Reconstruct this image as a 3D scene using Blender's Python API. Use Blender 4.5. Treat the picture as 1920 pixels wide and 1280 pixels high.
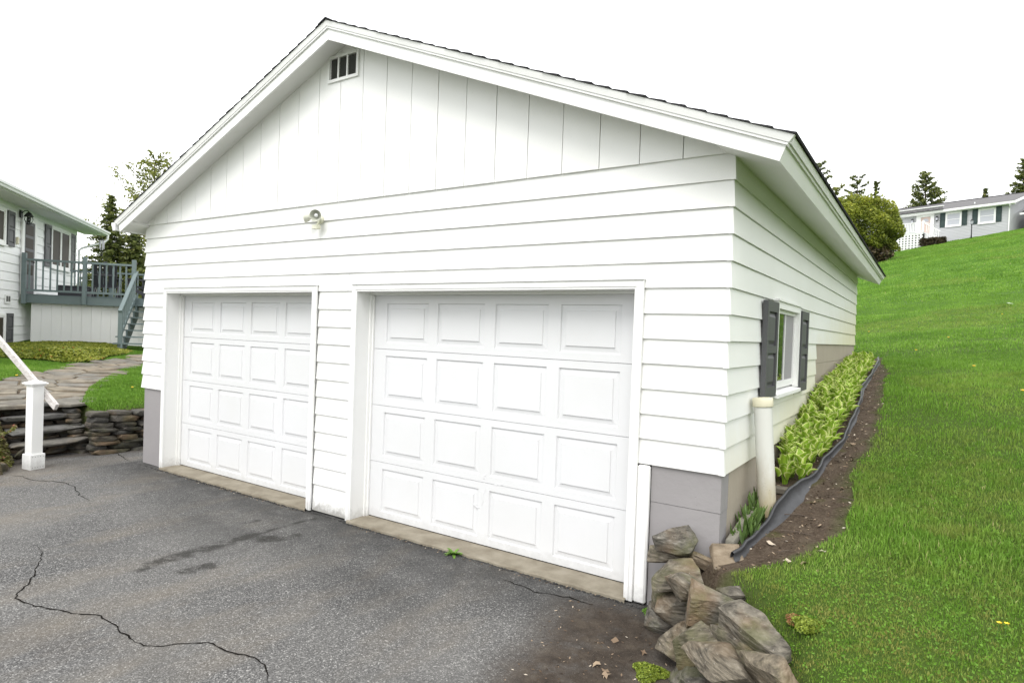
import bpy, bmesh, math, random
import numpy as np
from mathutils import Vector, Matrix

# ------------------------------------------------------------------ camera, sky, sun, exposure
scene = bpy.context.scene
for o in list(bpy.data.objects):
    bpy.data.objects.remove(o)
COL = scene.collection
CAM = Vector((1.1018, -4.2512, 1.8589))
c_r = Vector((0.83279, 0.55245, 0.03541)); c_f = Vector((-0.55239, 0.83347, -0.01397)); c_u = c_r.cross(c_f)
cam = bpy.data.cameras.new('camera'); camo = bpy.data.objects.new('camera', cam); COL.objects.link(camo)
camo.matrix_world = Matrix(((c_r.x, c_u.x, -c_f.x, CAM.x), (c_r.y, c_u.y, -c_f.y, CAM.y), (c_r.z, c_u.z, -c_f.z, CAM.z), (0, 0, 0, 1)))
cam.sensor_width = 36.0; cam.sensor_fit = 'HORIZONTAL'; cam.lens = 1182.455 / 1920 * 36
cam.clip_start = 0.05; cam.clip_end = 2000
scene.camera = camo

SUN_DIR = Vector((0.22, -0.88, 1.12)).normalized()          # towards the veiled sun
sun = bpy.data.lights.new('sun', 'SUN'); suno = bpy.data.objects.new('sun', sun); COL.objects.link(suno)
sun.energy = 1.25; sun.angle = math.radians(30); sun.color = (1.0, 0.97, 0.93)
suno.rotation_euler = SUN_DIR.to_track_quat('Z', 'Y').to_euler(); suno.location = (0, 0, 30)

world = bpy.data.worlds.new('World'); scene.world = world; world.use_nodes = True
wn = world.node_tree; wn.nodes.clear()
sky = wn.nodes.new('ShaderNodeTexSky'); sky.sky_type = 'NISHITA'; sky.sun_disc = False
sky.sun_elevation = math.asin(SUN_DIR.z); sky.sun_rotation = math.atan2(SUN_DIR.x, SUN_DIR.y)
sky.air_density = 1.0; sky.dust_density = 4.0; sky.ozone_density = 1.0
bw = wn.nodes.new('ShaderNodeHueSaturation'); bw.inputs['Saturation'].default_value = 0.10
mixw = wn.nodes.new('ShaderNodeMix'); mixw.data_type = 'RGBA'; mixw.inputs[0].default_value = 0.86   # closed overcast layer over the clear sky
mixw.inputs[7].default_value = (11.0, 11.1, 11.3, 1)
bg = wn.nodes.new('ShaderNodeBackground'); bg.inputs['Strength'].default_value = 0.125
wo = wn.nodes.new('ShaderNodeOutputWorld')
wn.links.new(sky.outputs[0], bw.inputs['Color']); wn.links.new(bw.outputs[0], mixw.inputs[6])
wn.links.new(mixw.outputs[2], bg.inputs['Color']); wn.links.new(bg.outputs[0], wo.inputs[0])

vs = scene.view_settings
vs.view_transform = 'Standard'; vs.look = 'None'; vs.gamma = 1; vs.use_curve_mapping = False; vs.exposure = 0.66
scene.display_settings.display_device = 'sRGB'
scene.cycles.max_bounces = 8; scene.cycles.diffuse_bounces = 5; scene.cycles.transparent_max_bounces = 8
scene.cycles.use_denoising = True

# ------------------------------------------------------------------ helpers
R = math.radians
def props(o, label=None, cat=None, group=None, kind=None):
    if label: o['label'] = label
    if cat: o['category'] = cat
    if group: o['group'] = group
    if kind: o['kind'] = kind
    return o

def thing(name, label, cat, loc=(0, 0, 0), rotz=0.0, group=None):
    o = bpy.data.objects.new(name, None); COL.objects.link(o)
    o.empty_display_size = 0.2; o.location = loc; o.rotation_euler = (0, 0, rotz)
    return props(o, label, cat, group)

class MB:
    def __init__(s): s.v = []; s.f = []
    def add(s, vs, fs):
        n = len(s.v); s.v.extend([tuple(v) for v in vs]); s.f.extend([tuple(i + n for i in f) for f in fs]); return s
    def hexa(s, p):   # 8 points: bottom 4 ccw, top 4 ccw
        return s.add(p, [(3, 2, 1, 0), (4, 5, 6, 7), (0, 1, 5, 4), (1, 2, 6, 5), (2, 3, 7, 6), (3, 0, 4, 7)])
    def box(s, x0, x1, y0, y1, z0, z1):
        return s.hexa([(x0, y0, z0), (x1, y0, z0), (x1, y1, z0), (x0, y1, z0), (x0, y0, z1), (x1, y0, z1), (x1, y1, z1), (x0, y1, z1)])
    def bar(s, a, b, w, h, up=(0, 0, 1)):
        a = Vector(a); b = Vector(b); d = (b - a).normalized(); sx = d.cross(Vector(up)).normalized(); sz = sx.cross(d)
        q = []
        for c in (a, b):
            for i, j in ((-1, -1), (1, -1), (1, 1), (-1, 1)):
                q.append(c + sx * (i * w / 2) + sz * (j * h / 2))
        return s.add(q, [(3, 2, 1, 0), (4, 5, 6, 7), (0, 1, 5, 4), (1, 2, 6, 5), (2, 3, 7, 6), (3, 0, 4, 7)])
    def tube(s, pts, rad, n=10, caps=True):
        pts = [Vector(p) for p in pts]
        if not hasattr(rad, '__len__'): rad = [rad] * len(pts)
        rings = []; ref = Vector((0, 0, 1))
        for i, p in enumerate(pts):
            d = (pts[min(i + 1, len(pts) - 1)] - pts[max(i - 1, 0)]).normalized()
            if abs(d.dot(ref)) > 0.95: ref = Vector((1, 0, 0))
            x = d.cross(ref).normalized(); y = x.cross(d)
            rings.append([p + (x * math.cos(2 * math.pi * k / n) + y * math.sin(2 * math.pi * k / n)) * rad[i] for k in range(n)])
        vs = [v for r in rings for v in r]; fs = []
        for i in range(len(rings) - 1):
            for k in range(n):
                a = i * n + k; b = i * n + (k + 1) % n
                fs.append((a, b, b + n, a + n))
        if caps: fs.append(tuple(range(n))[::-1]); fs.append(tuple(range(len(vs) - n, len(vs))))
        return s.add(vs, fs)
    def prism(s, poly, axis, a, b):   # polygon in the two other axes, extruded along axis
        n = len(poly); vs = []
        for t in (a, b):
            for p, q in poly:
                vs.append((t, p, q) if axis == 'x' else (p, t, q) if axis == 'y' else (p, q, t))
        fs = [tuple(range(n))[::-1], tuple(range(n, 2 * n))] + [(i, (i + 1) % n, (i + 1) % n + n, i + n) for i in range(n)]
        return s.add(vs, fs)
    def mesh(s, name):
        m = bpy.data.meshes.new(name); m.from_pydata(s.v, [], s.f); m.update()
        bm = bmesh.new(); bm.from_mesh(m); bmesh.ops.recalc_face_normals(bm, faces=bm.faces); bm.to_mesh(m); bm.free()
        return m
    def obj(s, name, mat, parent=None, smooth=False, bevel=0.0):
        m = s.mesh(name)
        return link_mesh(name, m, mat, parent, smooth, bevel)

def link_mesh(name, m, mat, parent=None, smooth=False, bevel=0.0, loc=None):
    if bevel > 0:
        bm = bmesh.new(); bm.from_mesh(m)
        es = [e for e in bm.edges if len(e.link_faces) == 2 and e.calc_face_angle(0) > 0.5]
        bmesh.ops.bevel(bm, geom=es, offset=bevel, segments=1, affect='EDGES', clamp_overlap=True)
        bm.to_mesh(m); bm.free()
    if mat is not None and len(m.materials) == 0: m.materials.append(mat)
    if smooth: m.polygons.foreach_set('use_smooth', [True] * len(m.polygons))
    o = bpy.data.objects.new(name, m); COL.objects.link(o)
    if parent is not None: o.parent = parent
    if loc is not None: o.location = loc
    return o

def hull(pts, bevel=0.0):
    bm = bmesh.new()
    for p in pts: bm.verts.new(p)
    bmesh.ops.convex_hull(bm, input=bm.verts)
    for v in [v for v in bm.verts if not v.link_faces]: bm.verts.remove(v)
    if bevel > 0:
        bmesh.ops.bevel(bm, geom=list(bm.edges), offset=bevel, segments=2, affect='EDGES', clamp_overlap=True)
    m = bpy.data.meshes.new('hull'); bm.to_mesh(m); bm.free(); return m

def np_mesh(name, V, F, attrs=None, smooth=False):
    m = bpy.data.meshes.new(name); V = np.asarray(V, np.float32); F = np.asarray(F, np.int32)
    k = F.shape[1]; m.vertices.add(len(V)); m.vertices.foreach_set('co', V.ravel())
    m.loops.add(F.size); m.loops.foreach_set('vertex_index', F.ravel())
    m.polygons.add(len(F)); m.polygons.foreach_set('loop_start', np.arange(len(F), dtype=np.int32) * k)
    m.polygons.foreach_set('loop_total', np.full(len(F), k, np.int32))
    if smooth: m.polygons.foreach_set('use_smooth', np.ones(len(F), bool))
    for n, a in (attrs or {}).items():
        at = m.attributes.new(n, 'FLOAT', 'POINT'); at.data.foreach_set('value', np.asarray(a, np.float32))
    m.update(); m.validate(); return m

# ------------------------------------------------------------------ materials
class NT:
    def __init__(s, name):
        s.m = bpy.data.materials.new(name); s.m.use_nodes = True; s.t = s.m.node_tree; s.t.nodes.clear()
        s.out = s.n('ShaderNodeOutputMaterial')
    def n(s, ty, **kw):
        x = s.t.nodes.new(ty)
        for k, v in kw.items(): setattr(x, k, v)
        return x
    def l(s, a, b): s.t.links.new(a, b); return s
    def pos(s): return s.n('ShaderNodeNewGeometry').outputs['Position']
    def noise(s, scale, detail=4, rough=0.55, vec=None, stretch=None):
        x = s.n('ShaderNodeTexNoise'); x.inputs['Scale'].default_value = scale; x.inputs['Detail'].default_value = detail; x.inputs['Roughness'].default_value = rough
        v = vec if vec is not None else s.pos()
        if stretch:
            mp = s.n('ShaderNodeMapping'); mp.inputs['Scale'].default_value = stretch; s.l(v, mp.inputs['Vector']); v = mp.outputs[0]
        s.l(v, x.inputs['Vector']); return x.outputs['Fac']
    def ramp(s, fac, stops):
        r = s.n('ShaderNodeValToRGB'); e = r.color_ramp.elements
        while len(e) > len(stops): e.remove(e[-1])
        while len(e) < len(stops): e.new(1.0)
        for i, (p, c) in enumerate(stops):
            e[i].position = p; e[i].color = tuple(c) + (1,) if len(c) == 3 else c
        s.l(fac, r.inputs[0]); return r.outputs[0]
    def mix(s, fac, a, b, blend='MIX'):
        x = s.n('ShaderNodeMix', data_type='RGBA', blend_type=blend)
        for i, v in ((0, fac), (6, a), (7, b)):
            if isinstance(v, (int, float)): x.inputs[i].default_value = v
            elif isinstance(v, (tuple, list)): x.inputs[i].default_value = tuple(v) + (1,)
            else: s.l(v, x.inputs[i])
        return x.outputs[2]
    def math(s, op, a, b=0.0, clamp=False):
        x = s.n('ShaderNodeMath', operation=op); x.use_clamp = clamp
        for i, v in ((0, a), (1, b)):
            if isinstance(v, (int, float)): x.inputs[i].default_value = v
            else: s.l(v, x.inputs[i])
        return x.outputs[0]
    def attr(s, name): return s.n('ShaderNodeAttribute', attribute_name=name).outputs['Fac']
    def rnd(s): return s.n('ShaderNodeObjectInfo').outputs['Random']
    def bump(s, h, strength=0.3, dist=0.01):
        b = s.n('ShaderNodeBump'); b.inputs['Strength'].default_value = strength; b.inputs['Distance'].default_value = dist
        s.l(h, b.inputs['Height']); return b.outputs[0]
    def pbr(s, color, rough=0.6, normal=None, spec=0.5, metal=0.0, trans=0.0, tcol=None):
        p = s.n('ShaderNodeBsdfPrincipled')
        for k, v in (('Base Color', color), ('Roughness', rough), ('Specular IOR Level', spec), ('Metallic', metal)):
            if isinstance(v, (int, float)): p.inputs[k].default_value = v
            elif isinstance(v, (tuple, list)): p.inputs[k].default_value = tuple(v) + (1,)
            else: s.l(v, p.inputs[k])
        if normal is not None: s.l(normal, p.inputs['Normal'])
        sh = p.outputs[0]
        if trans > 0:
            tr = s.n('ShaderNodeBsdfTranslucent'); c = tcol if tcol is not None else color
            if isinstance(c, (tuple, list)): tr.inputs[0].default_value = tuple(c) + (1,)
            else: s.l(c, tr.inputs[0])
            mx = s.n('ShaderNodeMixShader'); mx.inputs[0].default_value = trans
            s.l(sh, mx.inputs[1]); s.l(tr.outputs[0], mx.inputs[2]); sh = mx.outputs[0]
        s.l(sh, s.out.inputs[0]); return s.m

def m_plain(name, col, rough=0.6, var=0.12, scale=6.0, bump=0.15, bscale=60.0, spec=0.4, metal=0.0, stretch=None):
    t = NT(name); f = t.noise(scale, 5)
    c = t.mix(f, tuple(v * (1 - var) for v in col), tuple(min(1, v * (1 + var)) for v in col))
    h = t.noise(bscale, 4, stretch=stretch)
    return t.pbr(c, rough, t.bump(h, bump, 0.004), spec, metal)

def m_white(name, base=(0.80, 0.80, 0.785), grain=(3, 40, 40), stain=0.0):
    t = NT(name); big = t.noise(1.3, 5); sp = t.noise(90, 2); h = t.noise(9, 5, stretch=grain)
    c = t.mix(t.ramp(big, [(0.35, (0, 0, 0)), (0.75, (1, 1, 1))]), base, tuple(v * f for v, f in zip(base, (0.955, 0.955, 0.94))))
    c = t.mix(t.ramp(sp, [(0.70, (0, 0, 0)), (0.78, (0.5, 0.5, 0.5))]), c, tuple(v * 0.72 for v in base))
    if name in ('painted_siding', 'garage_door_steel', 'painted_trim'):   # splash-back grime at the foot of the pillar
        sx = t.n('ShaderNodeSeparateXYZ'); t.l(t.pos(), sx.inputs[0]); k = t.math('ADD', sx.outputs[2], t.math('MULTIPLY', t.math('SUBTRACT', t.noise(16, 5, 0.7), 0.5), 0.22))
        r = t.n('ShaderNodeMapRange'); r.inputs[1].default_value = 0.10; r.inputs[2].default_value = 0.0; t.l(k, r.inputs[0]); c = t.mix(t.math('MULTIPLY', r.outputs[0], {'painted_siding': 0.75, 'painted_trim': 0.35}.get(name, 0.22), True), c, (0.20, 0.19, 0.17))
    if stain > 0:   # algae and soil splash low on the wall
        sx = t.n('ShaderNodeSeparateXYZ'); t.l(t.pos(), sx.inputs[0])
        k = t.math('SUBTRACT', sx.outputs[2], t.math('MULTIPLY', sx.outputs[1], 0.20))
        k = t.math('ADD', k, t.math('MULTIPLY', t.noise(2.5, 5, stretch=(1, 1, 0.5)), 0.7))
        mk = t.ramp(k, [(0.0, (1, 1, 1)), (1.0, (0, 0, 0))])
        r = t.n('ShaderNodeMapRange'); r.inputs[1].default_value = 1.55; r.inputs[2].default_value = 0.75; t.l(k, r.inputs[0])
        c = t.mix(t.math('MULTIPLY', r.outputs[0], stain, True), c, (0.62, 0.58, 0.36))
    return t.pbr(c, 0.5, t.bump(h, 0.12, 0.002), 0.35)

M = {}
M['siding'] = m_white('painted_siding')
M['siding_side'] = m_white('painted_siding_weathered', (0.78, 0.785, 0.765), (40, 3, 40), 0.75)
M['trim'] = m_white('painted_trim', (0.82, 0.82, 0.81), (30, 30, 3))
M['door'] = m_white('garage_door_steel', (0.665, 0.67, 0.68), (4, 60, 60))
M['soffit'] = m_white('soffit_paint', (0.78, 0.78, 0.765), (3, 3, 3))
M['gable'] = m_white('gable_board_paint', (0.81, 0.81, 0.80), (40, 40, 3))
M['gutter'] = m_plain('gutter_metal', (0.74, 0.75, 0.75), 0.4, 0.05, 2, 0.03)
M['dark_gap'] = m_plain('dark_gap', (0.02, 0.02, 0.02), 0.9, 0.2)
M['vinyl'] = m_white('house_siding', (0.84, 0.845, 0.845), (3, 40, 40))
M['far_vinyl'] = m_white('far_house_siding', (0.47, 0.475, 0.49), (3, 40, 40))
M['found'] = None
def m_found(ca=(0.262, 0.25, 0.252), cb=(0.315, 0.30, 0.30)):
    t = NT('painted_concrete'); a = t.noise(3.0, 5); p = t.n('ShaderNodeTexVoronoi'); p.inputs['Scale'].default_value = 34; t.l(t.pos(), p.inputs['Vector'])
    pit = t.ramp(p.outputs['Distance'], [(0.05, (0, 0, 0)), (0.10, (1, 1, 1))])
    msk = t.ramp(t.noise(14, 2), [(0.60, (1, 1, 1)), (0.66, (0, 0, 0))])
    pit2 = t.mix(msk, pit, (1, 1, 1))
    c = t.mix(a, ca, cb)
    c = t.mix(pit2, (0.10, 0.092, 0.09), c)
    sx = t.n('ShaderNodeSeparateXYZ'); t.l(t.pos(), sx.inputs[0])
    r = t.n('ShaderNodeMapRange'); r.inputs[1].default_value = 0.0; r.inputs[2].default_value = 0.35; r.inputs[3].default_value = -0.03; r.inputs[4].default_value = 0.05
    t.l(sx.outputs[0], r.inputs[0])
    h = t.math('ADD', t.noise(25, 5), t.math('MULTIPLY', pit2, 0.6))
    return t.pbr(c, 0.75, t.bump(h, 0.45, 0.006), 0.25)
M['found'] = m_found()
M['found_side_bounce'] = m_found((0.32, 0.28, 0.225), (0.40, 0.355, 0.29))  # same paint as the front, with warm bounce light put into the colour
def m_concrete():
    t = NT('sill_concrete'); a = t.noise(5, 6); g = t.noise(120, 3)
    c = t.ramp(a, [(0.3, (0.17, 0.145, 0.105)), (0.6, (0.30, 0.27, 0.21)), (0.8, (0.36, 0.33, 0.27))])
    c = t.mix(t.math('MULTIPLY', g, 0.5), c, (0.16, 0.14, 0.11))
    return t.pbr(c, 0.85, t.bump(g, 0.4, 0.004), 0.2)
M['concrete'] = m_concrete()
def m_shingle():
    t = NT('asphalt_shingle'); g = t.noise(260, 2); a = t.noise(8, 4)
    c = t.mix(g, (0.012, 0.012, 0.013), (0.05, 0.05, 0.052)); c = t.mix(t.math('MULTIPLY', a, 0.4), c, (0.02, 0.02, 0.02))
    return t.pbr(c, 0.9, t.bump(g, 0.5, 0.003), 0.2)
M['shingle'] = m_shingle()
def m_shingle_grey():
    t = NT('grey_shingle'); g = t.noise(9, 6, 0.8); a = t.noise(1.2, 4)
    c = t.mix(g, (0.065, 0.065, 0.068), (0.21, 0.205, 0.205)); c = t.mix(t.math('MULTIPLY', a, 0.5), c, (0.14, 0.135, 0.135))
    return t.pbr(c, 0.9, None, 0.2)
M['shingle_grey'] = m_shingle_grey()
M['shutter'] = m_plain('shutter_grey', (0.085, 0.085, 0.09), 0.55, 0.08, 4, 0.08)
M['shutter_green'] = m_plain('shutter_green', (0.03, 0.052, 0.05), 0.6, 0.08, 4, 0.05)
M['deck_paint'] = m_plain('deck_paint_slate', (0.135, 0.175, 0.175), 0.55, 0.10, 3, 0.15, 30, stretch=(1, 1, 1))
M['black_metal'] = m_plain('black_metal', (0.015, 0.015, 0.016), 0.45, 0.2)
M['chair'] = m_plain('dark_grey_plastic', (0.05, 0.05, 0.058), 0.5, 0.1)
M['cream'] = m_plain('aged_cream_plastic', (0.62, 0.585, 0.44), 0.45, 0.08, 8, 0.05)
M['sensor'] = m_plain('ivory_plastic', (0.70, 0.70, 0.56), 0.4, 0.04, 8, 0.02)
M['reflector_inner_shaded'] = m_plain('reflector_inner_shaded', (0.46, 0.47, 0.40), 0.35, 0.1, 8, 0.02)  # shading inside the bowl put into a darker grey-green colour
M['reflector'] = m_plain('reflector_enamel', (0.66, 0.665, 0.58), 0.3, 0.05, 8, 0.02)
M['brown_door'] = m_plain('beige_storm_door', (0.52, 0.40, 0.35), 0.5, 0.08)
M['chime'] = m_plain('chime_metal', (0.45, 0.46, 0.47), 0.3, 0.1, metal=0.8)
def m_pipe():
    t = NT('weathered_pipe'); sx = t.n('ShaderNodeSeparateXYZ'); t.l(t.pos(), sx.inputs[0])
    k = t.math('ADD', sx.outputs[2], t.math('MULTIPLY', t.noise(9, 6, 0.7, stretch=(1, 1, 0.35)), 0.55))
    r = t.n('ShaderNodeMapRange'); r.inputs[1].default_value = 1.30; r.inputs[2].default_value = 0.80; t.l(k, r.inputs[0])
    c = t.mix(r.outputs[0], (0.60, 0.60, 0.565), (0.38, 0.32, 0.19))
    sp = t.ramp(t.noise(70, 3), [(0.62, (0, 0, 0)), (0.72, (1, 1, 1))])
    c = t.mix(t.math('MULTIPLY', sp, t.math('MULTIPLY', r.outputs[0], 0.7)), c, (0.10, 0.075, 0.045))
    return t.pbr(c, 0.45, t.bump(t.noise(40, 4), 0.08, 0.004), 0.4)
M['pipe'] = m_pipe()
def m_glass(name, tint=(0.012, 0.014, 0.016), rough=0.02):
    t = NT(name); return t.pbr(tint, rough, t.bump(t.noise(1.2, 2), 0.02, 0.02), 0.9)
M['glass'] = m_glass('window_glass')
M['glass_house'] = m_plain('house_window_glass', (0.05, 0.042, 0.03), 0.3, 0.6, 1.2, 0.0, spec=0.02)
M['screen'] = m_plain('window_screen', (0.30, 0.29, 0.30), 0.7, 0.06, 300, 0.2, 400)
M['interior'] = m_plain('window_interior', (0.16, 0.12, 0.08), 0.7, 0.4, 2.0)
def m_vent():
    t = NT('vent_louvre'); return t.pbr((0.10, 0.10, 0.095), 0.6, None, 0.3)
M['vent'] = m_vent()
def m_wood():
    t = NT('weathered_wood'); n = t.noise(6, 6, 0.65, stretch=(1.0, 10, 6))
    c = t.ramp(n, [(0.25, (0.26, 0.23, 0.22)), (0.40, (0.46, 0.43, 0.41)), (0.60, (0.60, 0.575, 0.555)), (0.8, (0.70, 0.69, 0.675))])
    return t.pbr(c, 0.8, t.bump(n, 0.4, 0.006), 0.2)
M['wood'] = m_wood()
def m_stone(name, cols, moss=0.0, bscale=7.0, stretch=(1, 1, 4), rust=0.55):
    t = NT(name); rn = t.rnd(); off = t.n('ShaderNodeVectorMath', operation='ADD'); cb = t.n('ShaderNodeCombineXYZ')
    for i in range(3): t.l(t.math('MULTIPLY', rn, 13.7 * (i + 1)), cb.inputs[i])
    tc = t.n('ShaderNodeTexCoord'); t.l(tc.outputs['Object'], off.inputs[0]); t.l(cb.outputs[0], off.inputs[1]); v = off.outputs[0]
    n1 = t.noise(bscale, 6, 0.62, v, stretch); n2 = t.noise(2.2, 4, 0.5, v); n3 = t.noise(60, 3, 0.6, v)
    c = t.ramp(n1, [(0.28, cols[0]), (0.45, cols[1]), (0.60, cols[2]), (0.78, cols[3])])
    hue = t.ramp(rn, [(0.0, (0.85, 0.86, 0.90)), (0.35, (1.0, 1.0, 1.0)), (0.7, (1.18, 1.06, 0.90)), (1.0, (0.75, 0.74, 0.74))])
    c = t.mix(0.75, c, hue, 'MULTIPLY')
    c = t.mix(t.ramp(n2, [(0.5, (0, 0, 0)), (0.68, (rust, rust, rust))]), c, (0.24, 0.155, 0.085))
    if moss > 0:
        mk = t.ramp(t.noise(4.0, 5, 0.6), [(0.50, (0, 0, 0)), (0.63, (1, 1, 1))])
        c = t.mix(t.math('MULTIPLY', mk, moss), c, (0.10, 0.105, 0.035))
    c = t.mix(t.ramp(n3, [(0.66, (0, 0, 0)), (0.74, (0.5, 0.5, 0.5))]), c, (0.42, 0.40, 0.36))
    h = t.math('ADD', n1, t.math('MULTIPLY', n3, 0.3))
    return t.pbr(c, 0.82, t.bump(h, 0.8, 0.012), 0.25)
M['boulder'] = m_stone('field_stone', [(0.024, 0.022, 0.018), (0.094, 0.086, 0.071), (0.17, 0.156, 0.128), (0.29, 0.275, 0.245)], 0.45, 15.0, (1, 1, 5))
M['slate'] = m_stone('dark_slate', [(0.018, 0.018, 0.018), (0.055, 0.052, 0.047), (0.085, 0.08, 0.07), (0.15, 0.14, 0.125)], 0.25)
M['flag'] = m_stone('flagstone', [(0.085, 0.078, 0.066), (0.155, 0.145, 0.122), (0.205, 0.19, 0.16), (0.26, 0.245, 0.215)], 0.0, 5, (1, 1, 1), rust=0.3)
M['tread'] = m_stone('slate_tread', [(0.06, 0.06, 0.058), (0.115, 0.112, 0.105), (0.15, 0.145, 0.135), (0.20, 0.195, 0.18)], 0.15, 8, (1, 1, 3), rust=0.2)
M['slab'] = m_stone('tan_slab', [(0.10, 0.082, 0.06), (0.17, 0.138, 0.10), (0.215, 0.178, 0.132), (0.26, 0.225, 0.18)], 0.0, 12, (1, 2, 1))
M['edging'] = m_plain('black_plastic_edging', (0.034, 0.035, 0.038), 0.5, 0.4, 14, 0.5, 30, spec=0.5)
def m_leaf(name, stops, trans=0.25, attr='c', rough=0.45, spec=0.3, rnd=0.0):
    t = NT(name); a = t.attr(attr)
    if rnd > 0: a = t.math('ADD', a, t.math('MULTIPLY', t.math('SUBTRACT', t.rnd(), 0.5), rnd), True)
    c = t.ramp(a, stops)
    return t.pbr(c, rough, None, spec, 0.0, trans)
M['hosta'] = m_leaf('hosta_leaf', [(0.0, (0.11, 0.21, 0.02)), (0.40, (0.22, 0.375, 0.032)), (0.60, (0.32, 0.465, 0.05)), (0.72, (0.72, 0.76, 0.27)), (1.0, (0.84, 0.86, 0.47))], 0.28)
M['sprout'] = m_leaf('hosta_sprout', [(0.0, (0.05, 0.075, 0.03)), (0.5, (0.10, 0.17, 0.04)), (1.0, (0.20, 0.30, 0.07))], 0.15)
M['conifer'] = m_leaf('conifer_needles', [(0.0, (0.035, 0.048, 0.014)), (0.4, (0.085, 0.11, 0.03)), (0.75, (0.17, 0.19, 0.05)), (1.0, (0.26, 0.26, 0.08))], 0.25)
M['larch'] = m_leaf('larch_needles', [(0.0, (0.08, 0.09, 0.02)), (0.5, (0.19, 0.21, 0.045)), (1.0, (0.32, 0.33, 0.09))], 0.3)
M['cedar'] = m_leaf('cedar_foliage', [(0.0, (0.07, 0.09, 0.014)), (0.4, (0.19, 0.23, 0.028)), (0.75, (0.33, 0.36, 0.045)), (1.0, (0.50, 0.47, 0.08))], 0.3)
M['dead_cedar'] = m_leaf('dead_cedar_foliage', [(0.0, (0.022, 0.017, 0.010)), (0.5, (0.07, 0.052, 0.026)), (1.0, (0.17, 0.125, 0.05))], 0.05)
M['shrub'] = m_leaf('low_shrub_leaf', [(0.0, (0.06, 0.085, 0.014)), (0.4, (0.19, 0.235, 0.028)), (0.75, (0.36, 0.38, 0.06)), (0.97, (0.52, 0.50, 0.14)), (1.0, (0.5, 0.15, 0.05))], 0.25)
M['heath'] = m_leaf('creeping_heath', [(0.0, (0.05, 0.045, 0.02)), (0.35, (0.15, 0.12, 0.06)), (0.65, (0.13, 0.15, 0.03)), (0.9, (0.24, 0.22, 0.05)), (1.0, (0.36, 0.12, 0.08))], 0.1)
M['moss'] = m_leaf('moss_cushion', [(0.0, (0.06, 0.09, 0.012)), (0.6, (0.19, 0.25, 0.03)), (1.0, (0.36, 0.42, 0.07))], 0.1)
M['weed'] = m_leaf('weed_leaf', [(0.0, (0.09, 0.20, 0.025)), (1.0, (0.22, 0.38, 0.07))], 0.2)
M['litter'] = m_leaf('dry_litter', [(0.0, (0.04, 0.028, 0.018)), (0.4, (0.14, 0.095, 0.06)), (0.8, (0.34, 0.26, 0.18)), (1.0, (0.6, 0.54, 0.45))], 0.0, rough=0.8)
M['crumb'] = m_plain('asphalt_crumb', (0.045, 0.045, 0.043), 0.9, 0.5, 30)
M['grey_board'] = m_plain('grey_old_board', (0.20, 0.19, 0.155), 0.9, 0.35, 12, 0.5, 40)
M['paper'] = m_plain('white_scrap', (0.75, 0.75, 0.74), 0.7, 0.05)
M['bark'] = m_plain('bark', (0.085, 0.065, 0.05), 0.9, 0.4, 6, 0.5, 20, stretch=(4, 4, 1))
M['bare_twig'] = m_plain('bare_twig', (0.16, 0.14, 0.12), 0.9, 0.3)
M['yellow'] = m_plain('yellow_petal', (0.85, 0.55, 0.02), 0.5, 0.1)
def m_grass():
    t = NT('grass_blade'); a = t.attr('c'); p = t.noise(1.1, 4, 0.6); q = t.noise(0.22, 3); d = t.noise(4.5, 4, 0.65)
    c = t.ramp(a, [(0.0, (0.072, 0.150, 0.020)), (0.4, (0.152, 0.292, 0.036)), (0.8, (0.235, 0.405, 0.058)), (0.96, (0.36, 0.49, 0.13)), (1.0, (0.48, 0.44, 0.20))])
    c = t.mix(t.ramp(p, [(0.42, (0, 0, 0)), (0.66, (0.55, 0.55, 0.55))]), c, (0.095, 0.215, 0.024))
    u_ = t.noise(1.5, 4, 0.6, stretch=(0.45, 1.9, 1)); c = t.mix(t.ramp(u_, [(0.50, (0, 0, 0)), (0.68, (0.42, 0.42, 0.42))]), c, (0.085, 0.20, 0.020))
    c = t.mix(t.math('MULTIPLY', t.attr('dry'), t.ramp(d, [(0.40, (0, 0, 0)), (0.60, (1, 1, 1))])), c, (0.33, 0.28, 0.095))
    c = t.mix(t.ramp(q, [(0.35, (0, 0, 0)), (0.75, (0.4, 0.4, 0.4))]), c, (0.19, 0.35, 0.036))
    return t.pbr(c, 0.5, None, 0.2, 0.0, 0.30)
M['grass'] = m_grass()
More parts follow.
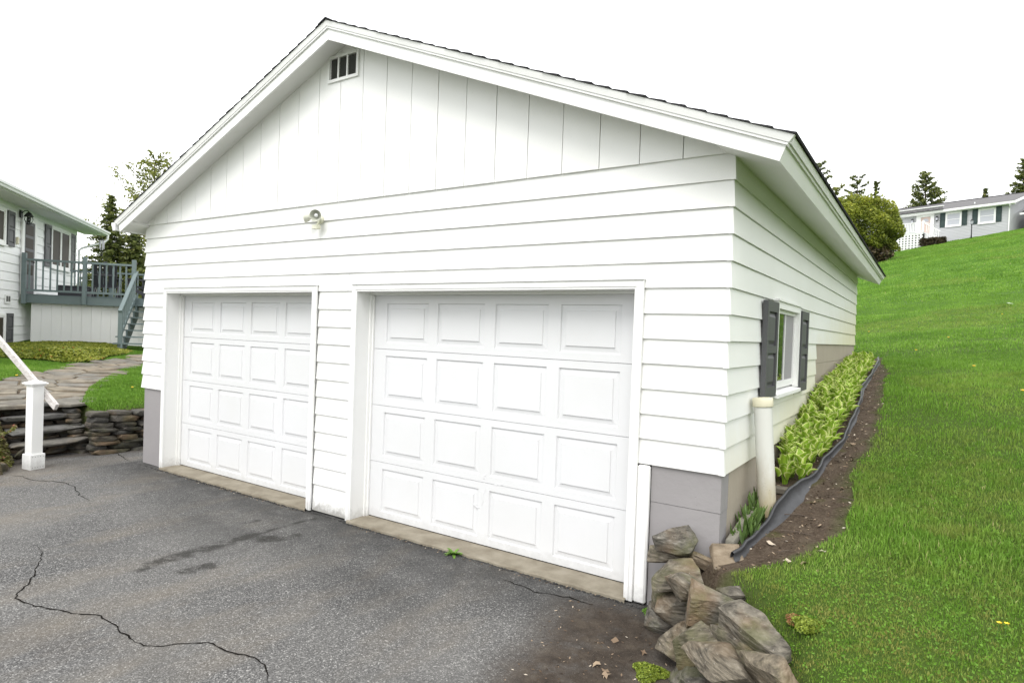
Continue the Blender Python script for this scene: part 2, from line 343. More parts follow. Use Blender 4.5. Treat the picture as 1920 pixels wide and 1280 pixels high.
def m_ground():
    t = NT('lawn_ground'); so = t.attr('soil'); far = t.attr('far')
    n1 = t.noise(0.35, 5, 0.6); n2 = t.noise(2.2, 6, 0.65, stretch=(1, 2.0, 1)); n3 = t.noise(14, 4, 0.7); n4 = t.noise(0.6, 4, stretch=(0.35, 1.6, 1))
    g = t.ramp(n2, [(0.25, (0.032, 0.085, 0.012)), (0.5, (0.062, 0.15, 0.018)), (0.75, (0.105, 0.20, 0.028))])
    g = t.mix(t.ramp(n1, [(0.35, (0, 0, 0)), (0.7, (0.6, 0.6, 0.6))]), g, (0.10, 0.21, 0.02))
    g = t.mix(t.ramp(n4, [(0.40, (0, 0, 0)), (0.65, (0.5, 0.5, 0.5))]), g, (0.05, 0.13, 0.014))
    g = t.mix(t.math('MULTIPLY', n3, 0.5), g, (0.045, 0.11, 0.014))
    near = t.mix(n3, (0.040, 0.075, 0.012), (0.075, 0.115, 0.022))
    gg = t.mix(far, near, g)
    s1 = t.noise(7, 6, 0.7); s2 = t.noise(60, 4, 0.7)
    sc = t.ramp(s1, [(0.25, (0.030, 0.021, 0.014)), (0.5, (0.068, 0.050, 0.036)), (0.72, (0.105, 0.082, 0.060))])
    sc = t.mix(t.ramp(s2, [(0.45, (0, 0, 0)), (0.75, (0.7, 0.7, 0.7))]), sc, (0.15, 0.12, 0.09))
    sc = t.mix(t.ramp(t.noise(3.2, 5), [(0.60, (0, 0, 0)), (0.70, (0.6, 0.6, 0.6))]), sc, (0.07, 0.075, 0.02))
    c = t.mix(so, gg, sc)
    h = t.math('ADD', t.math('MULTIPLY', s1, 0.8), t.math('MULTIPLY', s2, 0.5))
    h2 = t.math('ADD', h, t.math('MULTIPLY', n2, 1.0))
    return t.pbr(c, 0.95, t.bump(h2, 0.8, 0.03), 0.1)
M['ground'] = m_ground()
def m_asphalt():
    t = NT('worn_asphalt'); vo = t.n('ShaderNodeTexVoronoi'); vo.inputs['Scale'].default_value = 135; t.l(t.pos(), vo.inputs['Vector'])
    sep = t.n('ShaderNodeSeparateColor'); t.l(vo.outputs['Color'], sep.inputs[0]); cell = sep.outputs[0]
    agg = t.ramp(cell, [(0.0, (0.026, 0.026, 0.027)), (0.45, (0.086, 0.085, 0.084)), (0.80, (0.165, 0.162, 0.157)), (0.94, (0.27, 0.265, 0.255)), (1.0, (0.48, 0.47, 0.45))])
    fine = t.noise(300, 2, 0.7); c = t.mix(t.math('MULTIPLY', fine, 0.45), agg, (0.07, 0.069, 0.067))
    big = t.noise(0.55, 5, 0.6); c = t.mix(t.ramp(big, [(0.36, (0, 0, 0)), (0.66, (0.45, 0.45, 0.45))]), c, (0.20, 0.193, 0.18))
    tan = t.noise(0.9, 5, 0.6, stretch=(1.6, 0.6, 1)); c = t.mix(t.ramp(tan, [(0.48, (0, 0, 0)), (0.72, (0.45, 0.45, 0.45))]), c, (0.21, 0.175, 0.13))
    md = t.noise(0.8, 5, 0.62, stretch=(0.8, 1.2, 1)); c = t.mix(t.ramp(md, [(0.30, (0.34, 0.34, 0.34)), (0.50, (0, 0, 0))]), c, (0.06, 0.06, 0.061))
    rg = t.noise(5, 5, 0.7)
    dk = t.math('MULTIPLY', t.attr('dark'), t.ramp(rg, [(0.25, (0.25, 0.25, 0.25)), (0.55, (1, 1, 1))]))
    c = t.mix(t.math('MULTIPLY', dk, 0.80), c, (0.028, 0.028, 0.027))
    wet = t.math('MULTIPLY', t.attr('oil'), t.ramp(t.noise(5.5, 6, 0.75), [(0.40, (0, 0, 0)), (0.53, (1, 1, 1))]))
    c = t.mix(t.math('MULTIPLY', wet, 0.76), c, (0.020, 0.019, 0.016))
    dirt = t.math('MULTIPLY', t.attr('dirt'), t.ramp(t.noise(3.2, 6, 0.7), [(0.22, (0.4, 0.4, 0.4)), (0.5, (1, 1, 1))]), True)
    d2 = t.noise(9, 6, 0.75); dc = t.ramp(d2, [(0.25, (0.020, 0.015, 0.011)), (0.5, (0.047, 0.036, 0.027)), (0.78, (0.095, 0.077, 0.057))])
    dc = t.mix(t.ramp(t.noise(130, 2), [(0.66, (0, 0, 0)), (0.74, (0.8, 0.8, 0.8))]), dc, (0.2, 0.18, 0.15))
    c = t.mix(dirt, c, dc)
    rough = t.mix(wet, (0.9, 0.9, 0.9), (0.6, 0.6, 0.6))
    h = t.math('ADD', t.math('MULTIPLY', vo.outputs['Distance'], -0.8), t.math('MULTIPLY', fine, 0.5))
    return t.pbr(c, 0.88, t.bump(h, 0.55, 0.006), 0.25)
M['asphalt'] = m_asphalt()
M['crack'] = m_plain('crack_shadow_dirt', (0.012, 0.011, 0.009), 1.0, 0.4, 40, spec=0.05)
def sm(a,b,t):
    t=np.clip((t-a)/(b-a),0,1); return t*t*(3-2*t)
YW=[-30,-8,-4,-1,0,2,4,8.4,14,20,30,45,56,63,72,90,300]
ZW=[-.4,-.2,.06,.34,.43,.83,1.2,1.58,2.15,2.95,4.75,7.75,9.55,10.75,11.6,12.2,12.6]
def hill(x,y):
    zw=np.interp(y,YW,ZW)
    gx=.11+.06*sm(10,55,y)
    xx=np.clip(x,-12,30)
    return zw+gx*xx
def leftg(x,y):
    z=.575+.05*np.clip(-8.6-x,-3,32)+.014*np.clip(y,-10,40)
    d=np.clip((-8.55-x)/.7,0,1)
    return z-.13*(1-d)**2
def land(x,y):
    x=np.asarray(x,float);y=np.asarray(y,float)
    w=sm(-8.2,-3.5,x)
    return leftg(x,y)*(1-w)+hill(x,y)*w
# ------------------------------------------------------------------ the setting: land, driveway, path bed
rng = np.random.default_rng(7); random.seed(7)
DRIVE = [(-.36, .12), (-.33, -.10), (-.22, -.36), (.10, -.92), (.36, -1.45), (.62, -2.0), (1.3, -3.0), (2.5, -5.0), (4.2, -8.0), (5.0, -16.0), (-9.5, -16.0),
         (-8.2, -8.0), (-7.7, -4.0), (-7.75, -2.3), (-8.02, -1.42), (-8.36, -1.12), (-8.62, -1.0), (-8.66, -.15), (-8.64, -.12), (-8.63, .46), (-8.60, 2.6), (-7.5, 2.6), (-7.5, .12)]
def in_poly(x, y, poly):
    x = np.asarray(x, float); y = np.asarray(y, float); c = np.zeros(x.shape, bool); n = len(poly)
    for i in range(n):
        x0, y0 = poly[i]; x1, y1 = poly[(i + 1) % n]
        k = ((y0 > y) != (y1 > y)) & (x < (x1 - x0) * (y - y0) / ((y1 - y0) if y1 != y0 else 1e-9) + x0); c ^= k
    return c
def seg_dist(x, y, pts):
    d = np.full(np.shape(x), 1e9)
    for (x0, y0), (x1, y1) in zip(pts[:-1], pts[1:]):
        dx, dy = x1 - x0, y1 - y0; t = np.clip(((x - x0) * dx + (y - y0) * dy) / (dx * dx + dy * dy + 1e-12), 0, 1)
        d = np.minimum(d, np.hypot(x - x0 - t * dx, y - y0 - t * dy))
    return d
def poly_sd(x, y, poly):     # signed distance, negative inside
    d = seg_dist(x, y, list(poly) + [poly[0]]); return np.where(in_poly(x, y, poly), -d, d)
def wob(x, y, s, seed=0):    # cheap smooth pseudo noise in [-1, 1]
    r = np.random.default_rng(seed); o = 0
    for i in range(5):
        a, b, p = r.normal(0, s, 2).tolist() + [r.uniform(0, 6.28)]; o = o + np.sin(a * x + b * y + p)
    return o / 5 * 1.3
BED = [(-.3, -.30), (.10, -.30), (.20, -.20), (.31, -.08), (.41, .05), (.54, .22), (.66, .48), (.68, .80), (.665, 1.11), (.60, 1.65), (.72, 2.2), (.747, 2.86), (.70, 3.6), (.665, 4.2), (.62, 5.4), (.613, 6.28), (.48, 7.6), (.40, 8.6), (-.3, 8.6)]
PATH_U = [(-9.55, -.98), (-10.4, -.75), (-11.2, -.45), (-11.812, -.192), (-12.245, .172), (-12.611, .643), (-13.016, 1.176), (-13.6, 1.698), (-14.107, 2.417), (-14.395, 2.984), (-15.206, 3.696)]
PATH_L = [(-9.30, -.02), (-10.395, .519), (-10.922, .861), (-11.633, 1.339), (-12.524, 1.944), (-13.511, 2.875), (-14.3, 4.1)]
PATHP = PATH_U + PATH_L[::-1]
BANK = [(-8.7, -1.0), (-8.35, -1.15), (-8.02, -1.45), (-7.75, -2.3), (-7.7, -3.2), (-9.2, -3.4), (-9.6, -2.2), (-9.45, -1.05)]
def ground_z(x, y):
    z = land(x, y) + .018 * wob(x, y, 1.1, 3) * sm(.3, 3, np.abs(x + .2)) + .10 * wob(x, y, .28, 4) * sm(8, 30, y)
    ins = in_poly(x, y, DRIVE) | ((x > -7.55) & (x < -.10) & (y > -.02) & (y < 8.3))
    k = sm(.0, .9, -poly_sd(x, y, BANK)) * np.where(in_poly(x, y, BANK), 1, 0)
    bank = np.clip(.02 + .60 * np.clip((-7.72 - x - .25 * (y + 1.4)) / 1.1, 0, 1), 0, .66)
    bank = np.minimum(bank, -.05 + 1.0 * np.clip(poly_sd(x, y, DRIVE), 0, 2))
    z = np.where(in_poly(x, y, BANK), np.minimum(z, bank), z)
    sp = (x < -8.5) & (x > -9.55) & (y > -1.04) & (y < -.04)      # under the stone steps
    z = np.where(sp, np.minimum(z, .60 * np.clip((-8.80 - x) / .8, 0, 1) - .10), z)
    sdd = poly_sd(x, y, DRIVE); rt = (x > -.6) & (x < 3) & (y < .12)         # soil slope under the boulders
    z = np.where(rt, np.minimum(z, -.06 + np.clip(sdd, 0, 9) * (.85 + 1.1 * sm(-.45, -.05, y))), z)
    return np.where(ins, -.16, z)

def axis(lo, a, b, hi, step, grow=1.13):
    f = list(np.arange(a, b + 1e-6, step)); s = step; u = [a]
    while u[-1] > lo: s *= grow; u.append(u[-1] - s)
    s = step; w = [b]
    while w[-1] < hi: s *= grow; w.append(w[-1] + s)
    return np.array(u[:0:-1] + f + w[1:])
gx = axis(-170, -9.9, 2.6, 170, .085); gy = axis(-70, -3.2, 5.0, 330, .085)
GX, GY = np.meshgrid(gx, gy); GZ = ground_z(GX, GY)
nx, ny = len(gx), len(gy)
V = np.stack([GX.ravel(), GY.ravel(), GZ.ravel()], 1)
idx = np.arange(nx * ny).reshape(ny, nx)
F = np.stack([idx[:-1, :-1].ravel(), idx[:-1, 1:].ravel(), idx[1:, 1:].ravel(), idx[1:, :-1].ravel()], 1)
bed_sd = poly_sd(GX, GY, BED) + .05 * wob(GX, GY, 9, 11) + .03 * wob(GX, GY, 23, 12)
soil = np.clip(.5 - bed_sd / .10, 0, 1)
edge = np.clip(1.6 - 1.6 * np.abs(poly_sd(GX, GY, DRIVE)) / np.where((GX > -.6) & (GY < 0), .50, .22), 0, 1) * (GX < 3)
soil = np.maximum(soil, edge); soil = np.maximum(soil, in_poly(GX, GY, BANK) * 1.0)
soil = np.maximum(soil, ((GX < -8.4) & (GX > -9.6) & (GY > -1.06) & (GY < 0.0)) * 1.0)
soil = np.maximum(soil, np.clip(.5 - poly_sd(GX, GY, PATHP) / .08, 0, 1))
dist = np.hypot(GX - CAM.x, GY - CAM.y)
far = sm(8, 45, dist)
land_o = link_mesh('lawn_ground', np_mesh('lawn_ground', V, F, {'soil': soil.ravel(), 'far': far.ravel()}, True), M['ground'])
props(land_o, 'bright green lawn sloping up the hill beside and behind the garage', None, None, 'structure')

# driveway sheet
ax_ = np.concatenate([np.arange(-9.2, -4.5, .08), np.arange(-4.5, -2.4, .03), np.arange(-2.4, 5.2, .08)]); ay_ = np.concatenate([np.arange(-16, -5, .25), np.arange(-5, -2.1, .08), np.arange(-2.1, .02, .03), np.arange(.02, 2.7, .08)])
AX, AY = np.meshgrid(ax_, ay_); sdv = poly_sd(AX, AY, DRIVE)
AZ = -.032 + .006 * wob(AX, AY, 1.3, 21) + .003 * wob(AX, AY, 6, 22)
OIL = [([(-3.80, -1.80), (-3.863, -1.682)], .05), ([(-3.863, -1.682), (-3.884, -1.504)], .085), ([(-3.884, -1.504), (-3.863, -1.294), (-3.876, -1.10)], .115), ([(-3.876, -1.10), (-3.888, -.833)], .085), ([(-3.87, -.80), (-3.89, -.50), (-3.878, -.12)], .035), ([(-3.52, -1.60), (-3.50, -1.48)], .085), ([(-3.72, -.82), (-3.60, -.62)], .10), ([(-4.25, -.62), (-4.2, -.45)], .05)]
oil = np.zeros_like(AX)
for pts, r in OIL: oil = np.maximum(oil, np.clip(2.6 - 2.6 * seg_dist(AX + .035 * wob(AX, AY, 9, 31) + .015 * wob(AX, AY, 28, 33), AY + .05 * wob(AX, AY, 7, 32) + .015 * wob(AX, AY, 28, 34), pts) / r, 0, 1))
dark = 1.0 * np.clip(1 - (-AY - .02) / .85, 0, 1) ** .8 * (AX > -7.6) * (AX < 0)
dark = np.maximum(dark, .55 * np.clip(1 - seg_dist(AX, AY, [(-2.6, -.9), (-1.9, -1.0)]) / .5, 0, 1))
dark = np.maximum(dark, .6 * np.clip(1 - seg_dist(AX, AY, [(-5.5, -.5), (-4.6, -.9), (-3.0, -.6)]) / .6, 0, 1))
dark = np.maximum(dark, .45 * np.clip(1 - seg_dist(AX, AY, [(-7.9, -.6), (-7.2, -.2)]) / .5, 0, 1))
DIRT = [(-.98, -.30), (-.9, -.75), (-.85, -1.1), (-.72, -1.45), (-.4, -2.0), (.1, -2.8), (.9, -2.6), (.5, -1.6), (.2, -.95), (-.15, -.35), (-.35, -.10), (-.75, -.16)]
dirt = np.clip(.55 - (poly_sd(AX, AY, DIRT) + .06 * wob(AX, AY, 6, 41)) / .34, 0, 1)
dirt = np.maximum(dirt, .8 * np.clip(1 - seg_dist(AX, AY, [(-8.4, .4), (-8.55, -.2), (-8.75, -.9), (-8.3, -1.2), (-7.95, -1.6)]) / .22, 0, 1))
ai = np.arange(AX.size).reshape(AX.shape)
quads = np.stack([ai[:-1, :-1].ravel(), ai[:-1, 1:].ravel(), ai[1:, 1:].ravel(), ai[1:, :-1].ravel()], 1)
keep = sdv.ravel()[quads].max(1) < .26
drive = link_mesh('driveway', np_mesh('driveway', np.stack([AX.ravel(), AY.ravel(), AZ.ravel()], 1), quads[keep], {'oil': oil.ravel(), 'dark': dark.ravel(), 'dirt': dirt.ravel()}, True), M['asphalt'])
props(drive, 'worn grey asphalt driveway with cracks and oil stains in front of the garage', None, None, 'structure')
def crack(pts, w, seed):
    r = random.Random(seed); P = []
    for (x0, y0), (x1, y1) in zip(pts[:-1], pts[1:]):
        n = max(2, int(math.hypot(x1 - x0, y1 - y0) / .035))
        for i in range(n):
            t = i / n; P.append((x0 + (x1 - x0) * t, y0 + (y1 - y0) * t))
    P.append(pts[-1]); vs = []; fs = []; ox = oy = 0
    for i, (x, y) in enumerate(P):
        a = P[max(0, i - 1)]; b = P[min(len(P) - 1, i + 1)]; dx, dy = b[0] - a[0], b[1] - a[1]; l = math.hypot(dx, dy) or 1
        nxn, nyn = -dy / l, dx / l; ox = ox * .7 + r.uniform(-.012, .012); ww = w * r.uniform(.35, 1.5) * min(1, .25 + 4 * min(i, len(P) - 1 - i) / len(P))
        z = float(-.032 + .006 * wob(np.float64(x), np.float64(y), 1.3, 21) + .003 * wob(np.float64(x), np.float64(y), 6, 22)) + .0035
        vs += [(x + nxn * (ox + ww), y + nyn * (ox + ww), z), (x + nxn * (ox - ww), y + nyn * (ox - ww), z)]
    for i in range(len(P) - 1): fs.append((2 * i, 2 * i + 1, 2 * i + 3, 2 * i + 2))
    m = MB().add(vs, fs); m.obj('asphalt_crack', M['crack'], drive)
crack([(-4.971, -2.073), (-4.76, -2.111), (-4.451, -2.231), (-4.305, -2.317), (-4.135, -2.431), (-4.041, -2.508), (-3.931, -2.554), (-3.816, -2.548), (-3.674, -2.508), (-3.514, -2.463), (-3.338, -2.412), (-3.232, -2.349), (-3.05, -2.337), (-2.912, -2.354), (-2.76, -2.371), (-2.645, -2.355), (-2.572, -2.307), (-2.484, -2.198), (-2.394, -2.113), (-2.263, -2.099), (-2.16, -2.098), (-2.013, -2.06), (-1.941, -2.063), (-1.834, -2.107), (-1.73, -2.185), (-1.6, -2.35)], .0048, 1)
crack([(-8.007, -1.366), (-7.719, -1.253), (-7.367, -1.218), (-7.079, -1.062), (-6.811, -1.087), (-6.377, -1.193), (-6.177, -1.189), (-6.034, -1.174)], .0045, 2)
crack([(-5.6, -2.35), (-5.25, -2.33), (-5.05, -2.38)], .003, 3)
crack([(-8.45, .1), (-8.1, .02), (-7.75, -.08)], .006, 4)
crack([(-1.55, -.26), (-1.25, -.30), (-1.0, -.22), (-.82, -.24)], .005, 5)
# ------------------------------------------------------------------ the garage
E_ = 0.1778; Z0 = 2.92; GL = 8.403; GW = 7.58
gar = thing('garage', 'white two-bay garage with lapped siding and a dark shingle gable roof', 'garage', (0, 0, 0))
zk = lambda k: Z0 - E_ * k
LIP = .0155
def lap_front(mb, u0, u1, zb, zt, mit=True, off=0.0, m0=False):
    b, t, i = -off, LIP - off, .032
    c = lambda d: (u1 - d if mit else u1); a = lambda d: (u0 + d if m0 else u0)
    mb.hexa([(a(b), b, zb), (c(b), b, zb), (c(i), i, zb), (a(i), i, zb), (a(t), t, zt), (c(t), t, zt), (c(i), i, zt), (a(i), i, zt)])
def lap_side(mb, u0, u1, zb, zt, mit=True, off=0.0):
    b, t, i = -off, LIP - off, .032
    c = lambda d: (u0 + d if mit else u0)
    mb.hexa([(-b, c(b), zb), (-b, u1, zb), (-i, u1, zb), (-i, c(i), zb), (-t, c(t), zt), (-t, u1, zt), (-i, u1, zt), (-i, c(i), zt)])
rj = random.Random(3)
D2 = (-3.51, -.66); D1 = (-6.96, -4.155); DT = 2.203
for k in range(0, 17):
    zb = zk(k) + rj.uniform(-.0015, .0015); zt = zk(k) + E_ - .002
    if k <= 4: spans = [(-GW, 0, True, True)]
    elif k <= 11: spans = [(-.607, 0, True, False), (-4.093, -3.572, False, False), (-GW, -7.035, False, True)]
    else: spans = [(-4.093, -3.572, False, False)]
    for u0, u1, mit, m0 in spans:
        if k == 16 : zb = -.015
        if k <= 4 and k % 2 == 0:      # butt joints in the long courses
            xj = (-2.45, -4.9, -3.66)[k // 2]
            mb = MB(); lap_front(mb, u0, xj - .0015, zb, zt, False, 0, True); mb.obj('siding_board', M['siding'], gar)
            mb = MB(); lap_front(mb, xj + .0015, u1, zb, zt, True); mb.obj('siding_board', M['siding'], gar)
        else:
            mb = MB(); lap_front(mb, u0, u1, zb, zt, mit, 0, m0); mb.obj('siding_board', M['siding'], gar)
for k in range(0, 12):
    zb = zk(k); zt = zk(k) + E_ - .002; end = GL if k <= 6 else 3.90
    spans = [(0, end, True, zt)]
    if k in (2, 4): spans = [(0, 4.879, True, zt), (4.882, end, False, zt)]
    if 5 <= k <= 8: spans = [(0, 1.415, True, zt), (2.485, end, False, zt)]
    if k == 9: spans = [(0, 1.398, True, zt), (1.400, 2.500, False, 1.384), (2.502, end, False, zt)]
    for u0, u1, mit, ztt in spans:
        mb = MB(); lap_side(mb, u0, u1, zb, ztt, mit); mb.obj('siding_board', M['siding_side'], gar)
    cap = MB(); lap_front(cap, -.034, 0, zb - .003, zt, True, .0028); lap_side(cap, 0, .034, zb - .003, zt, True, .0028)
    cap.obj('corner_cap', M['siding'], gar)
wc = MB()
wc.box(-7.54, -6.982, .033, .16, .97, 2.225); wc.box(-4.133, -3.532, .033, .16, -.02, 2.225); wc.box(-.638, -.034, .033, .16, .97, 2.225)
wc.box(-7.54, -.034, .033, .16, 2.225, 3.10); wc.obj('wall_sheathing', M['siding'], gar)
sw = MB(); sw.box(-.16, -.033, .161, GL - .02, 2.19, 3.06); sw.box(-.16, -.033, .161, 1.42, .97, 2.1895); sw.box(-.16, -.033, 2.48, 3.88, .97, 1.859); sw.box(-.16, -.033, 2.48, GL - .02, 1.86, 2.1893); sw.box(-.16, -.033, 1.42, 2.48, .97, 1.40)
sw.obj('wall_sheathing', M['siding'], gar)
# hidden left and back walls, lapped
lw = MB()
for k in range(0, 12): lw.box(-GW + .001, -GW + .02, .035, GL, zk(k), zk(k) + E_ - .002); lw.box(-GW + .03, -.04, GL - .02, GL, zk(k), zk(k) + E_ - .002)
lw.box(-GW + .021, -GW + .1, .161, GL - .02, .9, 3.06); lw.obj('lapped_wall', M['siding'], gar)
# foundation
for bx_ in ((-7.53, -7.052, .024, .16, -.2, .962), (-.506, -.0225, .024, .20, -.2, .70), (-.506, -.0200, .0215, .20, .7035, .962)):
    f = MB(); f.box(*bx_); f.obj('foundation', M['found'], gar)
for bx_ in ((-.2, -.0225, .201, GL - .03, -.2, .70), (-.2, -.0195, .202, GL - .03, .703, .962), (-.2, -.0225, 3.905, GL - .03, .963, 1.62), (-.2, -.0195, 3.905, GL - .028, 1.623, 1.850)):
    f = MB(); f.box(*bx_); f.obj('foundation', M['found_side_bounce'], gar)
for bx_ in ((-7.53, -7.35, .161, GL, -.2, .96), (-7.34, -.21, GL - .2, GL - .031, -.2, .96)):
    f = MB(); f.box(*bx_); f.obj('foundation', M['found'], gar)
# gable boards
AP = (-3.765, 4.745); SL = .402
def roof_z(x): return AP[1] - SL * abs(x - AP[0])
joints = [-3.534 + .3175 * i for i in range(-14, 13)]
joints = [-GW + .02] + [j for j in joints if -GW + .1 < j < -.1] + [-.02]
for i, (a, b) in enumerate(zip(joints[:-1], joints[1:])):
    a2 = a + .0032; b2 = b - .0032; top = lambda x: roof_z(x) - .108
    pts = [(a2, 3.094), (b2, 3.094)]
    if top(b2) > 3.10: pts.append((b2, top(b2)))
    if a2 < AP[0] < b2: pts.append((AP[0], top(AP[0])))
    if top(a2) > 3.10: pts.append((a2, top(a2)))
    if len(pts) < 3: continue
    mb = MB(); d = rj.uniform(-.001, .001); mb.prism(pts, 'y', -.004 + d, .03)
    # shiplap edge step
    mb.obj('gable_board', M['gable'], gar)
g = MB(); g.prism([(-7.4, 3.08), (-.1, 3.08), (-.1, 3.09), (AP[0], roof_z(AP[0]) - .115), (-7.4, 3.09)], 'y', .031, .10); g.obj('gable_sheathing', M['gable'], gar)
# gable vent
v = MB(); x0, x1, z0, z1 = -4.035, -3.595, 4.285, 4.545
v.box(x0, x1, -.022, -.003, z0, z0 + .028); v.box(x0, x1, -.022, -.003, z1 - .028, z1); v.box(x0, x0 + .028, -.0219, -.003, z0 + .028, z1 - .028); v.box(x1 - .028, x1, -.0219, -.003, z0 + .028, z1 - .028)
for q in (1, 2): xm = x0 + .028 + (x1 - x0 - .056) * q / 3; v.box(xm - .009, xm + .009, -.021, -.003, z0 + .0281, z1 - .0281)
vo = v.obj('gable_vent', M['trim'], gar)
for q in range(3):
    xa = x0 + .028 + (x1 - x0 - .056) * q / 3 + .0095; xb = x0 + .028 + (x1 - x0 - .056) * (q + 1) / 3 - .0095; lv = MB()
    lv.box(xa, xb, -.0045, -.0042, z0 + .029, z1 - .029)
    for j in range(13):
        zz = z0 + .034 + j * .0148; lv.hexa([(xa, -.016, zz), (xb, -.016, zz), (xb, -.006, zz + .007), (xa, -.006, zz + .007), (xa, -.016, zz + .002), (xb, -.016, zz + .002), (xb, -.006, zz + .009), (xa, -.006, zz + .009)])
    lv.obj('louvre_panel', M['vent'], vo)
# doors
def garage_door(x0, x1, px, dents):
    back = MB(); back.box(x0 + .002, x1 - .002, .226, .262, -.004, DT - .004)
    dr = back.obj('garage_door', M['dark_gap'], gar)
    hts = [DT - .005, 1.655, 1.102, .548, .004]
    for r_ in range(4):
        zt, zb = hts[r_] - .002, hts[r_ + 1] + .002
        pz0, pz1 = zb + .062, zt - .062
        if r_ == 0: pz1 = zt - .095
        xs = [x0 + .004] + [v for p in px for v in p] + [x1 - .004]; zs = [zb, pz0, pz1, zt]
        mb = MB(); y = .200
        for i in range(len(xs) - 1):
            for j in range(3):
                if i % 2 == 1 and j == 1: continue
                a, b, c, d = xs[i], xs[i + 1], zs[j], zs[j + 1]
                mb.add([(a, y, c), (b, y, c), (b, y, d), (a, y, d)], [(0, 1, 2, 3)])
        e = .004
        a, b = xs[0], xs[-1]
        mb.add([(a, y, zb), (b, y, zb), (b, y + .022, zb - .001), (a, y + .022, zb - .001)], [(0, 3, 2, 1)])
        mb.add([(a, y, zt), (b, y, zt), (b, y + .022, zt + .001), (a, y + .022, zt + .001)], [(0, 1, 2, 3)])
        mb.obj('door_section', M['door'], dr)
        for (pa, pb) in px:
            pm = MB(); rings = [(0, 0), (.007, .014), (.048, .007), (.053, -.001)]
            vs = []; fs = []
            for ins, dep in rings:
                vs += [(pa + ins, y + dep, pz0 + ins), (pb - ins, y + dep, pz0 + ins), (pb - ins, y + dep, pz1 - ins), (pa + ins, y + dep, pz1 - ins)]
            for q in range(len(rings) - 1):
                for s_ in range(4): n0 = q * 4 + s_; n1 = q * 4 + (s_ + 1) % 4; fs.append((n0, n1, n1 + 4, n0 + 4))
            l = (len(rings) - 1) * 4; fs.append((l, l + 1, l + 2, l + 3))
            pm.add(vs, fs); po = pm.obj('raised_panel', M['door'], dr)
    sl = MB(); sl.box(x0 + .006, x1 - .006, .205, .222, -.012, .0035); sl.obj('bottom_seal', M['dark_gap'], dr)
    # dents: shallow creases pressed into the steel
    for (cx, cz, sx, sz, rot) in dents:
        n = 14; cm = MB()
        P = [(cx + (t - .5) * sx + .008 * math.sin(9 * t), cz + (t - .5) * sz + .006 * math.sin(14 * t + rot)) for t in [i / n for i in range(n + 1)]]
        vs = []; 
        for i, (a, b) in enumerate(P):
            w = .009 * math.sin(math.pi * i / n) + .001; vs += [(a - w, .1995, b), (a, .1965, b + .002), (a + w, .1995, b)] if abs(sz) > abs(sx) else [(a, .1995, b - w), (a, .1965, b), (a, .1995, b + w)]
        fs = []
        for i in range(n):
            for q in (0, 1): fs.append((3 * i + q, 3 * i + q + 1, 3 * i + q + 4, 3 * i + q + 3))
        cm.add(vs, fs); cm.obj('dent_crease', M['door'], dr, True)
    return dr
d2 = garage_door(D2[0] + .016, D2[1] - .016, [(-3.32, -2.79), (-2.675, -2.145), (-2.03, -1.50), (-1.385, -.855)], [(-2.09, .43, .03, .17, 0), (-2.085, .60, .02, .06, 1), (-1.93, .555, .09, .02, 2), (-2.17, .33, .09, -.03, 1)])
d1 = garage_door(D1[0] + .016, D1[1] - .016, [(-6.775, -6.25), (-6.136, -5.62), (-5.51, -4.99), (-4.88, -4.36)], [])
d2['label'] = 'right garage door with a crease in its lower middle panels'; d1['label'] = 'left garage door with clean raised panels'
for (a, b) in (D1, D2):
    j = MB()   # jambs and head, lining the opening
    j.box(a - .020, a, -.006, .30, -.01, DT + .02); j.box(b, b + .020, -.006, .30, -.01, DT + .02); j.box(a + .0005, b - .0005, -.006, .30, DT, DT + .020)
    j.obj('door_jamb', M['trim'], gar)
    s_ = MB()  # stop moulding
    s_.box(a, a + .015, .150, .196, -.008, DT - .0005); s_.box(b - .015, b, .150, .196, -.008, DT - .0005); s_.box(a + .0155, b - .0155, .150, .196, DT - .022, DT - .0008)
    s_.box(a + .0155, a + .030, .178, .197, -.006, DT - .03); s_.obj('door_stop', M['cream'] if False else M['trim'], gar)
    c = MB(); w = .062
    for (p, q) in ((a - w, a + .004), (b - .004, b + w)):
        c.box(p, q, -.030, -.007, -.022, DT + w)
    c.box(a - w + .028, a - .012, -.036, -.0301, -.018, DT + .012); c.box(b + .012, b + w - .028, -.036, -.0301, -.018, DT + .012)
    c.box(a + .0042, b - .0042, -.0298, -.0072, DT - .003, DT + w - .0005); c.box(a - .011, b + .011, -.0362, -.0302, DT + .014, DT + .03)
    c.box(a - w - .004, b + w + .004, -.043, .012, DT + w, DT + w + .010)
    c.obj('door_casing', M['trim'], gar, False, .0025)
c = MB(); c.box(-.597, -.507, -.022, .0235, -.024, .955); c.obj('corner_board', M['trim'], gar, False, .012)
for (a, b) in (D1, D2):
    n = 40; top = []; mb = MB(); vs = []; 
    for i in range(n + 1):
        x = a - .02 + (b - a + .04) * i / n; yf = -.050 + .010 * math.sin(i * 1.7) * random.random() - .008 * random.random()
        vs += [(x, .30, -.002), (x, yf + .006, -.003 - .004 * random.random()), (x, yf, -.012), (x, yf - .004, -.14)]
    fs = []
    for i in range(n):
        for q in range(3): fs.append((4 * i + q, 4 * i + q + 1, 4 * i + q + 5, 4 * i + q + 4))
    mb.add(vs, fs).obj('concrete_sill', M['concrete'], gar)
dk = MB(); dk.box(-7.0, -.6, .27, .30, -.1, 2.3); dk.obj('inner_lining', M['dark_gap'], gar)
